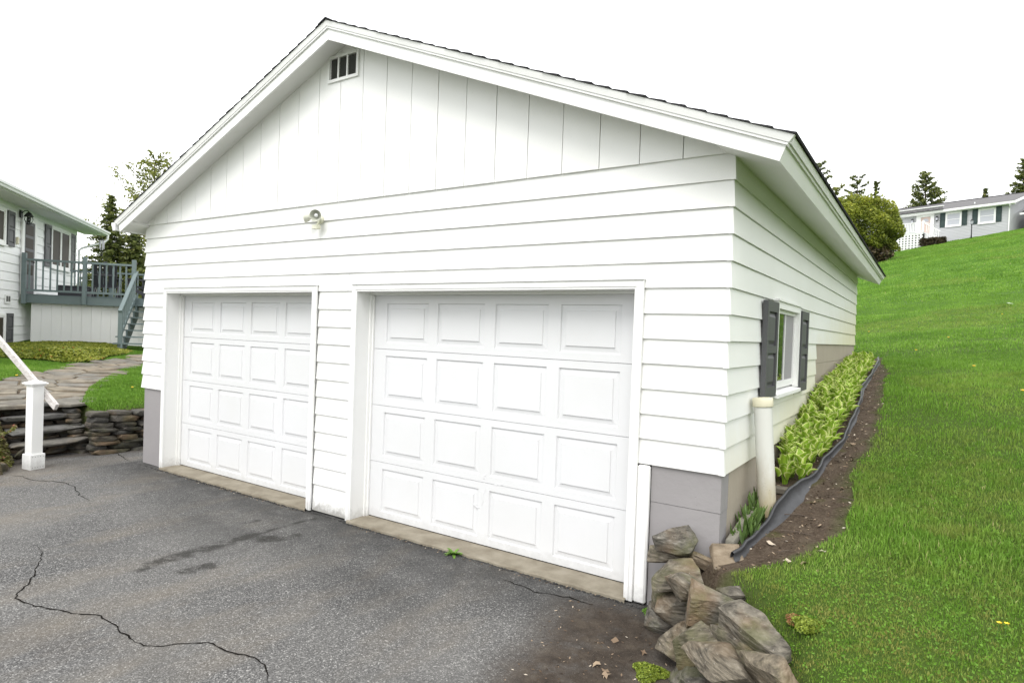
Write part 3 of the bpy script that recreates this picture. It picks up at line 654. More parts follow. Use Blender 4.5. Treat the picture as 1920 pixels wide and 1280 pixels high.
# side window
w = MB(); y0, y1, z0, z1 = 1.40, 2.50, 1.385, 2.205
w.box(-.02, .030, y0, y0 + .055, z0 + .045, z1); w.box(-.02, .030, y1 - .055, y1, z0 + .045, z1); w.box(-.02, .0295, y0 + .0552, y1 - .0552, z1 - .06, z1 - .0005)
w.box(-.02, .044, y0 - .012, y1 + .012, z1 + .0005, z1 + .018); w.hexa([(-.10, y0 - .012, z0 + .02), (.055, y0 - .012, z0), (.055, y1 + .012, z0), (-.10, y1 + .012, z0 + .02), (-.10, y0 - .012, z0 + .062), (.055, y0 - .012, z0 + .030), (.055, y1 + .012, z0 + .030), (-.10, y1 + .012, z0 + .062)])
win = w.obj('window', M['trim'], gar)
s_ = MB(); s_.box(-.105, -.0205, y0 + .02, y0 + .054, z0 + .065, z1 - .02); s_.box(-.105, -.0205, y1 - .054, y1 - .02, z0 + .065, z1 - .02); s_.box(-.105, -.021, y0 + .0555, y1 - .0555, z1 - .055, z1 - .021)
a_, b_ = -.048, -.008
s_.box(a_, b_, y0 + .0555, y1 - .0555, z0 + .066, z0 + .125); s_.box(a_, b_ - .0002, y0 + .0557, y1 - .0557, z1 - .092, z1 - .0605); s_.box(a_, b_ - .0004, y1 - .092, y1 - .056, z0 + .1255, z1 - .0925); s_.box(a_, b_ - .0003, y0 + .0556, y0 + .095, z0 + .1255, z1 - .0925)
s_.box(a_, b_ - .008, 1.985, 2.008, z0 + .1256, z1 - .0926); s_.obj('window_sash', M['trim'], win)
gp = MB(); gp.box(-.030, -.024, y0 + .096, 1.9845, z0 + .125, z1 - .092); gp.obj('pane', M['glass'], win)
gp = MB(); gp.box(-.026, -.020, 2.0085, y1 - .0925, z0 + .125, z1 - .092); gp.obj('insect_screen', M['screen'], win)
def shutter_mesh(w_, h, th=.030, st=.055):
    mb = MB(); mb.box(0, w_, 0, th * .45, 0, h)
    mb.box(0, st, th * .4501, th, 0, h); mb.box(w_ - st, w_, th * .4501, th, 0, h)
    for z_ in (0, h * .50 - .03, h - .085): mb.box(st + .0005, w_ - st - .0005, th * .4501, th - .0005, z_ + .0003, z_ + (.085 if z_ != h * .5 - .03 else .06))
    for za, zb in ((.085, h * .50 - .03), (h * .5 + .03, h - .085)):
        a0, a1, b0, b1 = st + .014, w_ - st - .014, za + .014, zb - .014; i = .028
        mb.add([(a0, th * .455, b0), (a1, th * .455, b0), (a1, th * .455, b1), (a0, th * .455, b1), (a0 + i, th * .8, b0 + i), (a1 - i, th * .8, b0 + i), (a1 - i, th * .8, b1 - i), (a0 + i, th * .8, b1 - i)],
               [(0, 1, 5, 4), (1, 2, 6, 5), (2, 3, 7, 6), (3, 0, 4, 7), (4, 5, 6, 7)])
    return mb
for ya, za, hh in ((.945, 1.41, .775), (2.525, 1.375, .80)):
    sm_ = shutter_mesh(.42, hh, .040)
    sm_.v = [(.003 + q[1], ya + q[0], za + q[2]) for q in sm_.v]; sm_.obj('shutter', M['shutter'], gar)
# roof: two planes built in slope coordinates
cs = 1 / math.hypot(1, SL); sn = SL * cs
YF, YB = -.25, GL + .25
def slope_pt(side, s, n, y):     # s down the slope from the ridge, n along the outward normal
    return (AP[0] + side * (s * cs + n * sn), y, AP[1] - s * sn + n * cs)
def slab(mb, side, s0, s1, n0, n1, y0, y1):
    p = lambda s, n, y: slope_pt(side, s, n, y)
    mb.hexa([p(s0, n0, y0), p(s1, n0, y0), p(s1, n0, y1), p(s0, n0, y1), p(s0, n1, y0), p(s1, n1, y0), p(s1, n1, y1), p(s0, n1, y1)])
for side, x_eave in ((1, .372), (-1, -7.775)):
    S = abs(x_eave - AP[0]) / cs; T = SL * .16
    mb = MB()     # decking and soffit in one board, mitred at the ridge
    p = lambda s, n, y: slope_pt(side, s, n, y)
    q = lambda n: n * SL * 1.0
    mb.hexa([p(.104 * SL, -.104, YF + .02), p(S - .022, -.104, YF + .02), p(S - .022, -.104, YB - .02), p(.104 * SL, -.104, YB - .02), p(.02 * SL, -.020, YF + .02), p(S - .022, -.020, YF + .02), p(S - .022, -.020, YB - .02), p(.02 * SL, -.020, YB - .02)])
    rf = mb.obj('roof', M['soffit'], gar)
    mb = MB(); slab(mb, side, S - .022 - (.40 if side > 0 else .21), S - .0222, -.152, -.1042, YF + .02, YB - .02); mb.obj('eave_soffit', M['soffit'], rf)
    for yy0, yy1, sg in ((YF, YF + .0195, -1), (YB - .0195, YB, 1)):
        mb = MB(); mb.hexa([p(.158 * SL, -.158, yy0), p(S, -.158, yy0), p(S, -.158, yy1), p(.158 * SL, -.158, yy1), p(.016 * SL, -.016, yy0), p(S, -.016, yy0), p(S, -.016, yy1), p(.016 * SL, -.016, yy1)])
        mb.obj('rake_board', M['trim'], rf)
        mb = MB(); o = .022 if sg < 0 else .022; ya, yb = (yy0 - o, yy0 - .0003) if sg < 0 else (yy1 + .0003, yy1 + o)
        mb.hexa([p(.046 * SL, -.046, ya), p(S + .012, -.046, ya), p(S + .012, -.046, yb), p(.046 * SL, -.046, yb), p(.0, .0, ya - .012 if sg < 0 else ya), p(S + .03, 0, ya - .012 if sg < 0 else ya), p(S + .03, 0, yb), p(0, 0, yb)])
        mb.hexa([p(.062 * SL, -.062, ya + .006), p(S + .008, -.062, ya + .006), p(S + .008, -.062, yb), p(.062 * SL, -.062, yb), p(.048 * SL, -.048, ya + .004), p(S + .010, -.048, ya + .004), p(S + .010, -.048, yb), p(.048 * SL, -.048, yb)])
        mb.obj('rake_moulding', M['trim'], rf)
    if side > 0:
        mb = MB(); slab(mb, side, S - .0215, S - .0005, -.1575, -.017, YF + .0198, YB - .0198); mb.obj('eave_fascia', M['trim'], rf)
        mb = MB(); slab(mb, side, S, S + .022, -.047, -.004, YF + .001, YB - .001); slab(mb, side, S, S + .012, -.066, -.049, YF + .001, YB - .001); mb.obj('eave_moulding', M['trim'], rf)
    else:
        mb = MB(); slab(mb, side, S - .0215, S - .0005, -.1575, -.017, YF + .0198, YB - .0198); mb.obj('eave_fascia', M['trim'], rf)
        gx0 = x_eave + .02; gz = roof_z(x_eave) - .02; G = MB()
        prof = [(0, -.105), (-.070, -.105), (-.085, -.06), (-.105, -.045), (-.110, 0.0), (-.100, 0.0), (-.096, -.038), (-.077, -.054), (-.063, -.097), (-.006, -.097), (-.006, 0), (0, 0)]
        G.prism([(gx0 - .05 + a, gz + b) for a, b in prof], 'y', YF - .012, YB); G.prism([(gx0 - .05 + a, gz + b) for a, b in prof[:5] + [(0, 0)]], 'y', YF - .016, YF - .0125)
        G.obj('gutter', M['gutter'], rf)
    n = 31; ex = (S + .03) / n
    for i in range(n):
        s1 = S + .035 - i * ex; s0 = max(.0, s1 - ex * 1.0); mb = MB(); d = rj.uniform(-.003, .004)
        mb.hexa([p(s0, .0005, YF - .042 + d), p(s1, .002, YF - .042 + d), p(s1, .002, YB + .03), p(s0, .0005, YB + .03), p(s0, .004, YF - .042 + d), p(s1, .015 + rj.uniform(-.003, .003), YF - .042 + d), p(s1, .019, YB + .03), p(s0, .004, YB + .03)])
        mb.obj('shingle_course', M['shingle'], rf)
for i in range(26):
    y0 = YF - .05 + i * (YB - YF + .08) / 26; y1 = y0 + (YB - YF + .08) / 26 + .02; mb = MB()
    P = [slope_pt(1, .10, .004, 0), slope_pt(1, 0, .010, 0), slope_pt(-1, .10, .004, 0), slope_pt(-1, .10, .014, 0), slope_pt(1, 0, .024, 0), slope_pt(1, .10, .014, 0)]
    mb.prism([(q[0], q[2]) for q in P], 'y', y0, y1 - .021); mb.obj('ridge_cap', M['shingle'], gar)

# twin flood light with motion sensor, screwed to the siding
FLS = .82
fl = thing('flood_light', 'ivory twin flood light with motion sensor on the siding above the doors', 'light', (-4.085, -.004, 2.93))
mb = MB(); mb.tube([(0, .0, 0), (0, -.022, 0)], [.052, .050], 20); mb.obj('base_plate', M['sensor'], fl, True)
mb = MB(); mb.tube([(.0, -.02, .008), (.02, -.05, .02), (.035, -.075, .035)], .014, 10); mb.obj('arm', M['sensor'], fl, True)
def cup(dirv, at, r, name):
    d = Vector(dirv).normalized(); a = Vector(at); pts = [(0, .018), (.03, .022), (.05, .035), (.075, r * .8), (.10, r * .97), (.115, r)]
    inn = [(.1148, r * .985), (.112, r * .93), (.09, r * .80), (.066, r * .55), (.052, .012)]; ib = MB(); ib.tube([a + d * t for t, _ in inn], [q for _, q in inn], 24, False)
    mb = MB(); mb.tube([a + d * t for t, _ in pts], [q for _, q in pts], 24, False); o = mb.obj(name, M['reflector'], fl, True)
    ib.obj('reflector', M['reflector_inner_shaded'], o, True); b = MB(); b.tube([a + d * t for t in (.05, .065, .085, .097, .102)], [.012, .02, .026, .018, .003], 14); b.obj('bulb', M['gutter'], o, True)
cup((.52, -.80, -.18), (.015, -.055, .045), .072, 'lamp_head')
cup((-.80, -.50, -.05), (-.06, -.055, .035), .070, 'lamp_head')
mb = MB(); mb.tube([(-.005, -.02, .01), (-.03, -.045, .025), (-.065, -.058, .035)], .013, 10); mb.obj('arm', M['sensor'], fl, True)
mb = MB(); mb.tube([(.0, -.02, -.02), (.005, -.05, -.055), (.005, -.06, -.075)], .016, 10); mb.box(-.035, .045, -.105, -.035, -.125, -.075); mb.obj('motion_sensor', M['sensor'], fl, False, .006)
for q in range(3):
    mb = MB(); mb.tube([(-.03 - .012 * q, -.052, .058 + .006 * q), (-.05 - .012 * q, -.075, .035 + .006 * q)], .004, 6); mb.obj('cooling_fin', M['black_metal'], fl)

fl.scale = (FLS, FLS, FLS)
# ------------------------------------------------------------------ neighbouring house, deck, path on the left
HO = (-19.374, 2.584, 0.0); HR = math.atan2(.6129, -.7902)
house = thing('house', 'white raised house with grey shutters behind the slate-coloured deck', 'house', HO, HR)
HX0, HX1 = -7.0, 4.46
b = MB(); b.box(HX0, HX1, .035, 8.0, .35, 4.78); b.obj('wall', M['vinyl'], house)
ez = .232
for i in range(17):
    zb = .88 + i * ez
    mb = MB(); mb.hexa([(HX0, .0, zb), (HX1 + .012, .0, zb), (HX1 + .012, .034, zb), (HX0, .034, zb), (HX0, .018, zb + ez - .002), (HX1 + .004, .018, zb + ez - .002), (HX1 + .004, .034, zb + ez - .002), (HX0, .034, zb + ez - .002)])
    mb.obj('siding_board', M['vinyl'], house)
mb = MB(); mb.box(HX0, HX1 - .02, .01, .0345, .3, .878); mb.obj('foundation', M['found'], house)
mb = MB()
mb.prism([(-.62, 4.74), (.03, 4.74), (4.0, 6.1), (8.6, 4.62), (8.6, 4.74), (4.0, 6.42), (-.62, 4.86)], 'x', HX0 - .4, 5.25); rf = mb.obj('roof', M['soffit'], house)
mb = MB(); mb.prism([(-.64, 4.875), (4.0, 6.43), (8.65, 4.76), (8.65, 4.775), (4.0, 6.46), (-.64, 4.895)], 'x', HX0 - .4, 5.28); mb.obj('shingle_layer', M['shingle_grey'], rf)
mb = MB(); mb.box(HX0 - .4, 5.26, -.640, -.6205, 4.735, 4.868); mb.obj('fascia', M['trim'], rf)
mb = MB(); prof = [(0, -.12), (-.075, -.12), (-.09, -.07), (-.115, -.055), (-.12, 0), (-.108, 0), (-.104, -.046), (-.081, -.062), (-.068, -.11), (-.008, -.11), (-.008, 0), (0, 0)]
mb.prism([(-.6405 + a, 4.875 + c) for a, c in prof], 'x', HX0 - .4, 5.30); mb.prism([(-.6405 + a, 4.875 + c) for a, c in prof[:5] + [(0, 0)]], 'x', 5.3005, 5.304); mb.obj('gutter', M['gutter'], rf)
mb = MB(); mb.tube([(5.18, -.70, 4.77), (5.18, -.70, 4.62), (5.10, -.64, 4.52), (4.62, -.10, 4.20), (4.52, -.04, 4.12), (4.52, -.04, 2.55)], .038, 10); mb.obj('downspout', M['gutter'], rf, True)
def house_window(x0, x1, z0, z1, mull=(), body=None, par=None, sill=True, tr=.07):
    mb = MB(); mb.box(x0 - tr, x0, -.035, .01, z0 - tr, z1 + tr); mb.box(x1, x1 + tr, -.035, .01, z0 - tr, z1 + tr); mb.box(x0 + .0005, x1 - .0005, -.0345, .01, z1, z1 + tr - .0005); mb.box(x0 + .0005, x1 - .0005, -.0345, .01, z0 - tr + .0005, z0)
    if sill: mb.box(x0 - tr - .02, x1 + tr + .02, -.07, .0, z0 - tr - .035, z0 - tr - .0005)
    for xm in mull: mb.box(xm - .03, xm + .03, -.030, .01, z0 + .0005, z1 - .0005)
    wn_ = mb.obj('window', M['trim'], par)
    edges = [x0] + [v for xm in mull for v in (xm - .03, xm + .03)] + [x1]
    for a, c in zip(edges[::2], edges[1::2]):
        s_ = MB(); t_ = .035; s_.box(a + .0005, a + t_, -.022, .0, z0 + .001, z1 - .001); s_.box(c - t_, c - .0005, -.022, .0, z0 + .001, z1 - .001); s_.box(a + t_ + .0005, c - t_ - .0005, -.0218, .0, z1 - t_, z1 - .001); s_.box(a + t_ + .0005, c - t_ - .0005, -.0218, .0, z0 + .001, z0 + t_); s_.obj('sash', M['trim'], wn_)
        g = MB(); g.box(a + t_ * .9, c - t_ * .9, -.010, -.004, z0 + t_ * .9, z1 - t_ * .9); g.obj('pane', body or M['glass_house'], wn_)
    return wn_
house_window(-2.35, -1.09, 3.70, 4.48, (-1.72,), None, house)
house_window(2.16, 3.66, 3.40, 4.52, (2.91,), None, house)
house_window(-2.10, -.98, 1.12, 1.82, (), None, house)
def put_shutter(x0, w_, z0, h, mat, par):
    s_ = shutter_mesh(w_, h, .035); s_.v = [(x0 + q[0], -.002 - q[1], z0 + q[2]) for q in s_.v]; s_.obj('shutter', mat, par)
put_shutter(-.92, .42, 3.63, .90, M['shutter'], house); put_shutter(-2.92, .42, 3.63, .90, M['shutter'], house)
put_shutter(1.60, .44, 3.33, 1.23, M['shutter'], house); put_shutter(3.76, .44, 3.33, 1.24, M['shutter'], house)
put_shutter(-.87, .40, 1.10, .80, M['shutter'], house)
mb = MB(); mb.box(-.05, .10, -.04, .0, 2.43, 4.60); mb.box(.80, .95, -.04, .0, 2.43, 4.60); mb.box(.1005, .7995, -.039, .0, 4.43, 4.5995); fr = mb.obj('door_frame', M['trim'], house)
mb = MB(); mb.box(.11, .79, -.030, -.004, 2.46, 4.42); dd = mb.obj('door', M['shutter'], house)
mb = MB(); 
for q in range(4): mb.box(.19, .71, -.034, -.0305, 2.98 + q * .36, 3.26 + q * .36)
mb.obj('pane', M['glass_house'], dd); mb = MB(); mb.tube([(.72, -.03, 3.35), (.72, -.07, 3.35)], .018, 8); mb.obj('handle', M['black_metal'], dd)
mb = MB(); mb.box(-.36, -.27, -.05, -.001, 3.73, 3.92); mb.obj('mailbox', M['cream'], house, False, .01)
mb = MB(); mb.box(-.95, -.62, -.02, -.001, 2.15, 2.38); vv = mb.obj('wall_vent', M['trim'], house)
for q in (0, 1): mb = MB(); mb.box(-.90 + q * .13, -.80 + q * .13, -.024, -.0205, 2.20, 2.34); mb.obj('louvre', M['vent'], vv)
lan = thing('wall_lantern', 'black cage lantern on the house wall beside the dark door', 'lantern', (0, 0, 0))
lan.location = Vector(HO) + Matrix.Rotation(HR, 3, 'Z') @ Vector((-.14, -.04, 4.50)); lan.rotation_euler = (0, 0, HR)
mb = MB(); mb.box(-.045, .045, -.0, .038, -.04, .16); mb.obj('back_plate', M['black_metal'], lan)
mb = MB(); mb.tube([(0, 0, .08), (0, -.06, .15), (0, -.13, .16), (0, -.16, .12)], .012, 8); mb.obj('bracket', M['black_metal'], lan, True)
mb = MB(); mb.tube([(0, -.16, .13), (0, -.16, .10), (0, -.16, .05), (0, -.16, .0)], [.01, .05, .085, .115], 12); mb.obj('hood', M['black_metal'], lan, True)
mb = MB()
for q in range(8):
    a = q * math.pi / 4; mb.tube([(.085 * math.cos(a), -.16 + .085 * math.sin(a), 0), (.10 * math.cos(a), -.16 + .10 * math.sin(a), -.08), (.05 * math.cos(a), -.16 + .05 * math.sin(a), -.19)], .006, 5)
mb.tube([(0, -.16, -.18), (0, -.16, -.21)], .055, 10); mb.obj('cage', M['black_metal'], lan)
mb = MB(); mb.tube([(0, -.16, -.02), (0, -.16, -.09), (0, -.16, -.15)], [.03, .05, .02], 10); mb.obj('globe', M['glass'], lan, True)
ch = thing('wind_chime', 'small silver wind chime hanging from the house gutter', 'wind chime', (0, 0, 0))
ch.location = Vector(HO) + Matrix.Rotation(HR, 3, 'Z') @ Vector((4.42, -.72, 4.0))
mb = MB(); mb.tube([(0, 0, .75), (0, 0, .50)], .004, 5); mb.tube([(0, 0, .12), (0, 0, .02)], .003, 5); mb.obj('cord', M['black_metal'], ch)
mb = MB(); mb.tube([(0, 0, .54), (0, 0, .50), (0, 0, .49)], [.02, .085, .085], 12); mb.obj('crown', M['black_metal'], ch)
for q in range(6):
    a = q * math.pi / 3; mb = MB(); mb.tube([(.065 * math.cos(a), .065 * math.sin(a), .485), (.065 * math.cos(a), .065 * math.sin(a), .16 + .04 * (q % 3))], .014, 7); mb.obj('chime_tube', M['chime'], ch)
mb = MB(); mb.tube([(0, 0, .05), (0, 0, .02), (0, 0, -.03), (0, 0, -.05)], [.01, .04, .04, .01], 10); mb.obj('striker', M['black_metal'], ch)

# deck with stairs: local x away from the viewer, -y outwards from the house
deck = thing('deck', 'slate-grey painted deck with railing, stairs and white board skirt', 'deck', HO, HR)
DW, DD_ = 3.85, 3.7; FZ = 2.415
for i in range(27):
    xx = .02 + i * .137; mb = MB(); mb.box(xx, xx + .131, -DW + .02, -.045, FZ - .0, FZ + .028); mb.obj('floor_board', M['deck_paint'], deck)
mb = MB(); mb.box(-.018, .018, -DW, -.042, FZ - .21, FZ - .0005); mb.box(.0185, DD_ - .0, -DW, -DW + .036, FZ - .21, FZ - .0008); mb.box(DD_, DD_ + .036, -DW, -.042, FZ - .21, FZ - .0006); mb.obj('rim_joist', M['deck_paint'], deck)
def dpost(x, w_, z0, z1): mb = MB(); mb.box(x - .05, x + .05, -w_ - .05, -w_ + .05, z0, z1); mb.obj('post', M['deck_paint'], deck, False, .008)
for w_, z0, z1 in ((.10, 2.17, 3.54), (1.50, 2.20, 3.52), (2.69, 2.20, 3.52)): dpost(-.07, w_, z0, z1)
for x in (-.0, 1.8, DD_ - .06): dpost(x + .03, DW + .052, 2.18, 3.52)
for w_ in (1.2, 2.5): dpost(DD_ + .09, w_, 2.18, 3.52)
def rail(p, q, w_=.06, h=.06): mb = MB(); mb.bar(p, q, w_, h); mb.obj('rail', M['deck_paint'], deck)
for a, c in ((.151, 1.449), (1.551, 2.639)):
    rail((-.07, -a, 3.365), (-.07, -c, 3.365), .075, .055); rail((-.07, -a, 2.545), (-.07, -c, 2.545), .05, .055)
def balu(x, w_, z0=2.573, z1=3.337): mb = MB(); mb.box(x - .017, x + .017, -w_ - .017, -w_ + .017, z0, z1); mb.obj('baluster', M['deck_paint'], deck)
for w_ in (.22, .37, .53, .70, .86, 1.02, 1.19, 1.35, 1.69, 1.86, 2.02, 2.19, 2.35, 2.5): balu(-.07, w_)
rail((.10, -DW - .05, 3.365), (DD_ - .1, -DW - .05, 3.365), .075, .055); rail((.10, -DW - .05, 2.545), (DD_ - .1, -DW - .05, 2.545), .05, .055)
for i in range(21): balu(.2 + i * .165, DW + .05)
rail((DD_ + .09, -.05, 3.365), (DD_ + .09, -DW, 3.365), .075, .055); rail((DD_ + .09, -.05, 2.545), (DD_ + .09, -DW, 2.545), .05, .055)
for i in range(22): balu(DD_ + .09, .15 + i * .165)
for i in range(15):
    w0 = .20 + i * .237; zb = 1.0 + .02 * i
    mb = MB(); mb.box(.16, .18, -w0 - .2335, -w0, 1.0, FZ - .212); mb.obj('skirt_board', M['trim'], deck)
mb = MB(); mb.box(.1805, .20, -3.7, -.2, .9, FZ - .215); mb.obj('skirt_backing', M['dark_gap'], deck)
nt = 7
for i in range(nt):
    z_ = FZ - .172 * (i + 1) + .02; x_ = -.13 - .235 * i
    for q in (0, 1): mb = MB(); mb.box(x_ - .13 + q * .132, x_ - .003 + q * .132, -3.80, -2.60, z_ - .032, z_); mb.obj('tread', M['deck_paint'], deck)
for w_ in (2.80, 3.72):
    mb = MB(); poly = [(.0, FZ - .02), (.0, FZ - .28), (-1.62, 1.05), (-1.80, 1.05), (-1.80, 1.22)]
    pp = [(.0, FZ - .21)]
    for i in range(nt):
        z_ = FZ - .172 * (i + 1) - .013; x_ = -.13 - .235 * i; pp += [(x_ + .13, z_), (x_ - .128, z_)]
    pp += [(-1.70, .96), (-1.42, .96), (.0, FZ - .50)]
    mb.prism(pp, 'y', -w_ - .02, -w_ + .02); mb.obj('stringer', M['deck_paint'], deck)
mb = MB(); mb.box(-1.63, -1.53, -2.795, -2.695, .92, 2.06); mb.obj('post', M['deck_paint'], deck, False, .008)
mb = MB(); mb.box(-1.63, -1.53, -3.90, -3.80, .92, 2.06); mb.obj('post', M['deck_paint'], deck, False, .008)
rail((-.02, -2.745, 3.20), (-1.66, -2.745, 2.05), .09, .045); rail((-.05, -2.745, 2.52), (-1.55, -2.745, 1.42), .045, .09)
rail((-.02, -3.85, 3.20), (-1.66, -3.85, 2.05), .09, .045)
for i in range(8):
    x_ = -.20 - i * .17; zt = 3.17 + x_ * .70; mb = MB(); mb.box(x_ - .016, x_ + .016, -2.76, -2.73, zt - .72, zt); mb.obj('baluster', M['deck_paint'], deck)
def to_world(p): return Vector(HO) + Matrix.Rotation(HR, 3, 'Z') @ Vector(p)
def adirondack(loc, rot, label):
    t = thing('deck_chair', label, 'chair', loc, rot, 'dark chairs on the deck')
    for i in range(5):
        x = -.22 + i * .11; mb = MB(); mb.bar((x, .20, .36), (x * 1.12, .52, 1.02 - abs(x) * .35), .098, .018, (0, 1, .3)); mb.obj('back_slat', M['chair'], t)
    for i in range(5):
        y = -.30 + i * .105; mb = MB(); mb.bar((-.27, y, .40 - .09 * i / 4 - .0), (.27, y, .40 - .09 * i / 4), .095, .018); mb.obj('seat_slat', M['chair'], t)
    for s_ in (-1, 1):
        mb = MB(); mb.bar((s_ * .33, -.38, .60), (s_ * .33, .34, .57), .13, .022); mb.obj('arm', M['chair'], t)
        mb = MB(); mb.bar((s_ * .31, -.30, 0), (s_ * .31, -.30, .585), .09, .03, (0, 1, 0)); mb.obj('leg', M['chair'], t)
        mb = MB(); mb.bar((s_ * .29, -.34, .36), (s_ * .29, .50, .03), .03, .10); mb.obj('leg', M['chair'], t)
    mb = MB(); mb.bar((-.30, .36, .66), (.30, .36, .66), .03, .06); mb.obj('back_rail', M['chair'], t)
adirondack(to_world((1.0, -1.75, FZ + .03)), HR + R(100), 'dark grey slatted chair on the deck behind the middle railing post')
adirondack(to_world((1.1, -2.75, FZ + .03)), HR + R(155), 'dark grey slatted chair on the deck next to the stair-top post')
bx = thing('storage_box', 'low dark box standing on the deck below the twin window', 'box', to_world((.75, -1.05, FZ + .03)), HR)
mb = MB(); mb.box(-.22, .22, -.36, .36, 0, .26); mb.obj('body', M['chair'], bx, False, .01); mb = MB(); mb.box(-.235, .235, -.375, .375, .2605, .30); mb.obj('lid', M['chair'], bx, False, .008)

# flagstone path
def clip_poly(poly, px, py, nx_, ny_):
    out = []
    for i in range(len(poly)):
        a = poly[i]; b_ = poly[(i + 1) % len(poly)]; da = (a[0] - px) * nx_ + (a[1] - py) * ny_; db = (b_[0] - px) * nx_ + (b_[1] - py) * ny_
        if da <= 0: out.append(a)
        if da * db < 0: t = da / (da - db); out.append((a[0] + (b_[0] - a[0]) * t, a[1] + (b_[1] - a[1]) * t))
    return out
path = MB()
lo = path_bed = None
pcs = []
rp = random.Random(12); tries = 0
while len(pcs) < 80 and tries < 20000:
    tries += 1; x = rp.uniform(-15.3, -9.2); y = rp.uniform(-1.1, 4.2)
    if not in_poly(np.array([x]), np.array([y]), PATHP)[0]: continue
    if poly_sd(np.array([x]), np.array([y]), PATHP)[0] > -.10: continue
    if all(math.hypot((x - a) + .3 * (y - c), (y - c) * .8) > rp.uniform(.28, .46) for a, c in pcs): pcs.append((x, y))
pv = [(x, y, float(ground_z(np.array([x]), np.array([y]))[0]) + .006) for x, y in PATHP]
PB = MB()
NS = 16
def lerp_pl(pl, t):
    ls = [math.dist(a, c) for a, c in zip(pl[:-1], pl[1:])]; s_ = t * sum(ls)
    for (a, c), l in zip(zip(pl[:-1], pl[1:]), ls):
        if s_ <= l: return (a[0] + (c[0] - a[0]) * s_ / l, a[1] + (c[1] - a[1]) * s_ / l)
        s_ -= l
    return pl[-1]
vs = []; fs = []
for i in range(NS + 1):
    a = lerp_pl(PATH_U, i / NS); c = lerp_pl(PATH_L, i / NS)
    for j in range(5):
        x = a[0] + (c[0] - a[0]) * j / 4; y = a[1] + (c[1] - a[1]) * j / 4; vs.append((x, y, float(land(x, y)) + .012))
for i in range(NS):
    for j in range(4): k = i * 5 + j; fs.append((k, k + 1, k + 6, k + 5))
PB.add(vs, fs)
M['path_bed'] = m_plain('path_joint_soil', (0.10, 0.075, 0.045), 0.95, 0.5, 9, 0.4)
path_o = PB.obj('stone_path', M['path_bed']); props(path_o, 'irregular flagstone path curving from the stone steps to the deck stairs', None, None, 'structure')
for i, (x, y) in enumerate(pcs):
    poly = [(x + 1.0 * math.cos(a), y + 1.0 * math.sin(a)) for a in [k * math.pi / 4 + .2 * (i % 3) for k in range(8)]]
    for j, (a, c) in enumerate(pcs):
        if i != j and math.hypot(a - x, c - y) < 2.1:
            d = math.hypot(a - x, c - y); nx_, ny_ = (a - x) / d, (c - y) / d; poly = clip_poly(poly, x + nx_ * (d / 2 - .017), y + ny_ * (d / 2 - .017), nx_, ny_)
    poly = [q for q in poly]
    # keep within the path
    inside = []
    for q in poly:
        sdq = float(poly_sd(np.array([q[0]]), np.array([q[1]]), PATHP)[0])
        if sdq > .05: t = .75 * sdq / max(.05, math.hypot(q[0] - x, q[1] - y)); t = min(t, .8); q = (q[0] + (x - q[0]) * t, q[1] + (y - q[1]) * t)
        inside.append(q)
    if len(inside) < 3: continue
    n = len(inside); h = rp.uniform(.018, .042); tl = (rp.uniform(-.03, .03), rp.uniform(-.03, .03)); zc = float(land(x, y))
    top = [(a - x, c - y, float(land(a, c)) - zc + h + tl[0] * (a - x) + tl[1] * (c - y)) for a, c in inside]; k = .93
    vs = [(a, c, float(land(a + x, c + y)) - zc - .02) for a, c, _ in top] + [(a, c, z_ - .010) for a, c, z_ in top] + [(a * k, c * k, z_) for a, c, z_ in top]
    fs = [tuple(range(n))[::-1], tuple(range(2 * n, 3 * n))] + [(q, (q + 1) % n, (q + 1) % n + n, q + n) for q in range(n)] + [(q + n, (q + 1) % n + n, (q + 1) % n + 2 * n, q + 2 * n) for q in range(n)]
    o = MB().add(vs, fs).obj('flagstone', M['flag'], path_o); o.location = (x, y, zc)

# dry-laid slabs: irregular flat stones
def slab_stone(rr, l, w_, h):
    pts = []
    for zf in (0, .5, 1):
        for i in range(9):
            a = i / 9 * 2 * math.pi + rr.uniform(-.25, .25); q = 1.0 if zf == .5 else rr.uniform(.86, .99)
            ca, sa = math.cos(a), math.sin(a); k = 1 / max(abs(ca), abs(sa)) ** .75
            pts.append((ca * k * l / 2 * q * rr.uniform(.90, 1), sa * k * w_ / 2 * q * rr.uniform(.85, 1), (zf - .5) * h * (1 if zf == .5 else rr.uniform(.8, 1.05))))
    return hull(pts, min(.006, h * .12))
rs = random.Random(5)
steps = thing('stone_steps', 'dark slate steps climbing from the driveway to the flagstone path', 'steps', (-8.72, -.52, -.03), R(180))
# local x climbs away from the driveway
xs_ = [0.0, .22, .44, .66]; zs_ = [.165, .325, .475, .63]
for i in range(4):
    z1 = zs_[i] + .03; z0 = (zs_[i - 1] if i else 0) + .03
    y = -.50; 
    parts_ = [(-.50, .50)]
    for a, c in parts_:
        m = slab_stone(rs, .40, c - a + .06, .06); o = link_mesh('tread_slab', m, M['tread'], steps); o.location = (xs_[i] + .13, (a + c) / 2, z1 - .028 + rs.uniform(-.004, .004)); o.rotation_euler = (rs.uniform(-.02, .02), rs.uniform(-.02, .02), rs.uniform(-.05, .05))
    zc = z0
    while zc < z1 - .062:
        h = rs.uniform(.035, .055); h = min(h, z1 - .055 - zc); yy = -.47
        while yy < .44:
            l = min(rs.uniform(.22, .46), .50 - yy); m = slab_stone(rs, .22, l, h * 1.04); o = link_mesh('riser_stone', m, M['slate'], steps); o.location = (xs_[i] + .165 + rs.uniform(-.012, .012), yy + l / 2, zc + h / 2); o.rotation_euler = (rs.uniform(-.03, .03), 0, rs.uniform(-.06, .06)); yy += l * .97
        zc += h
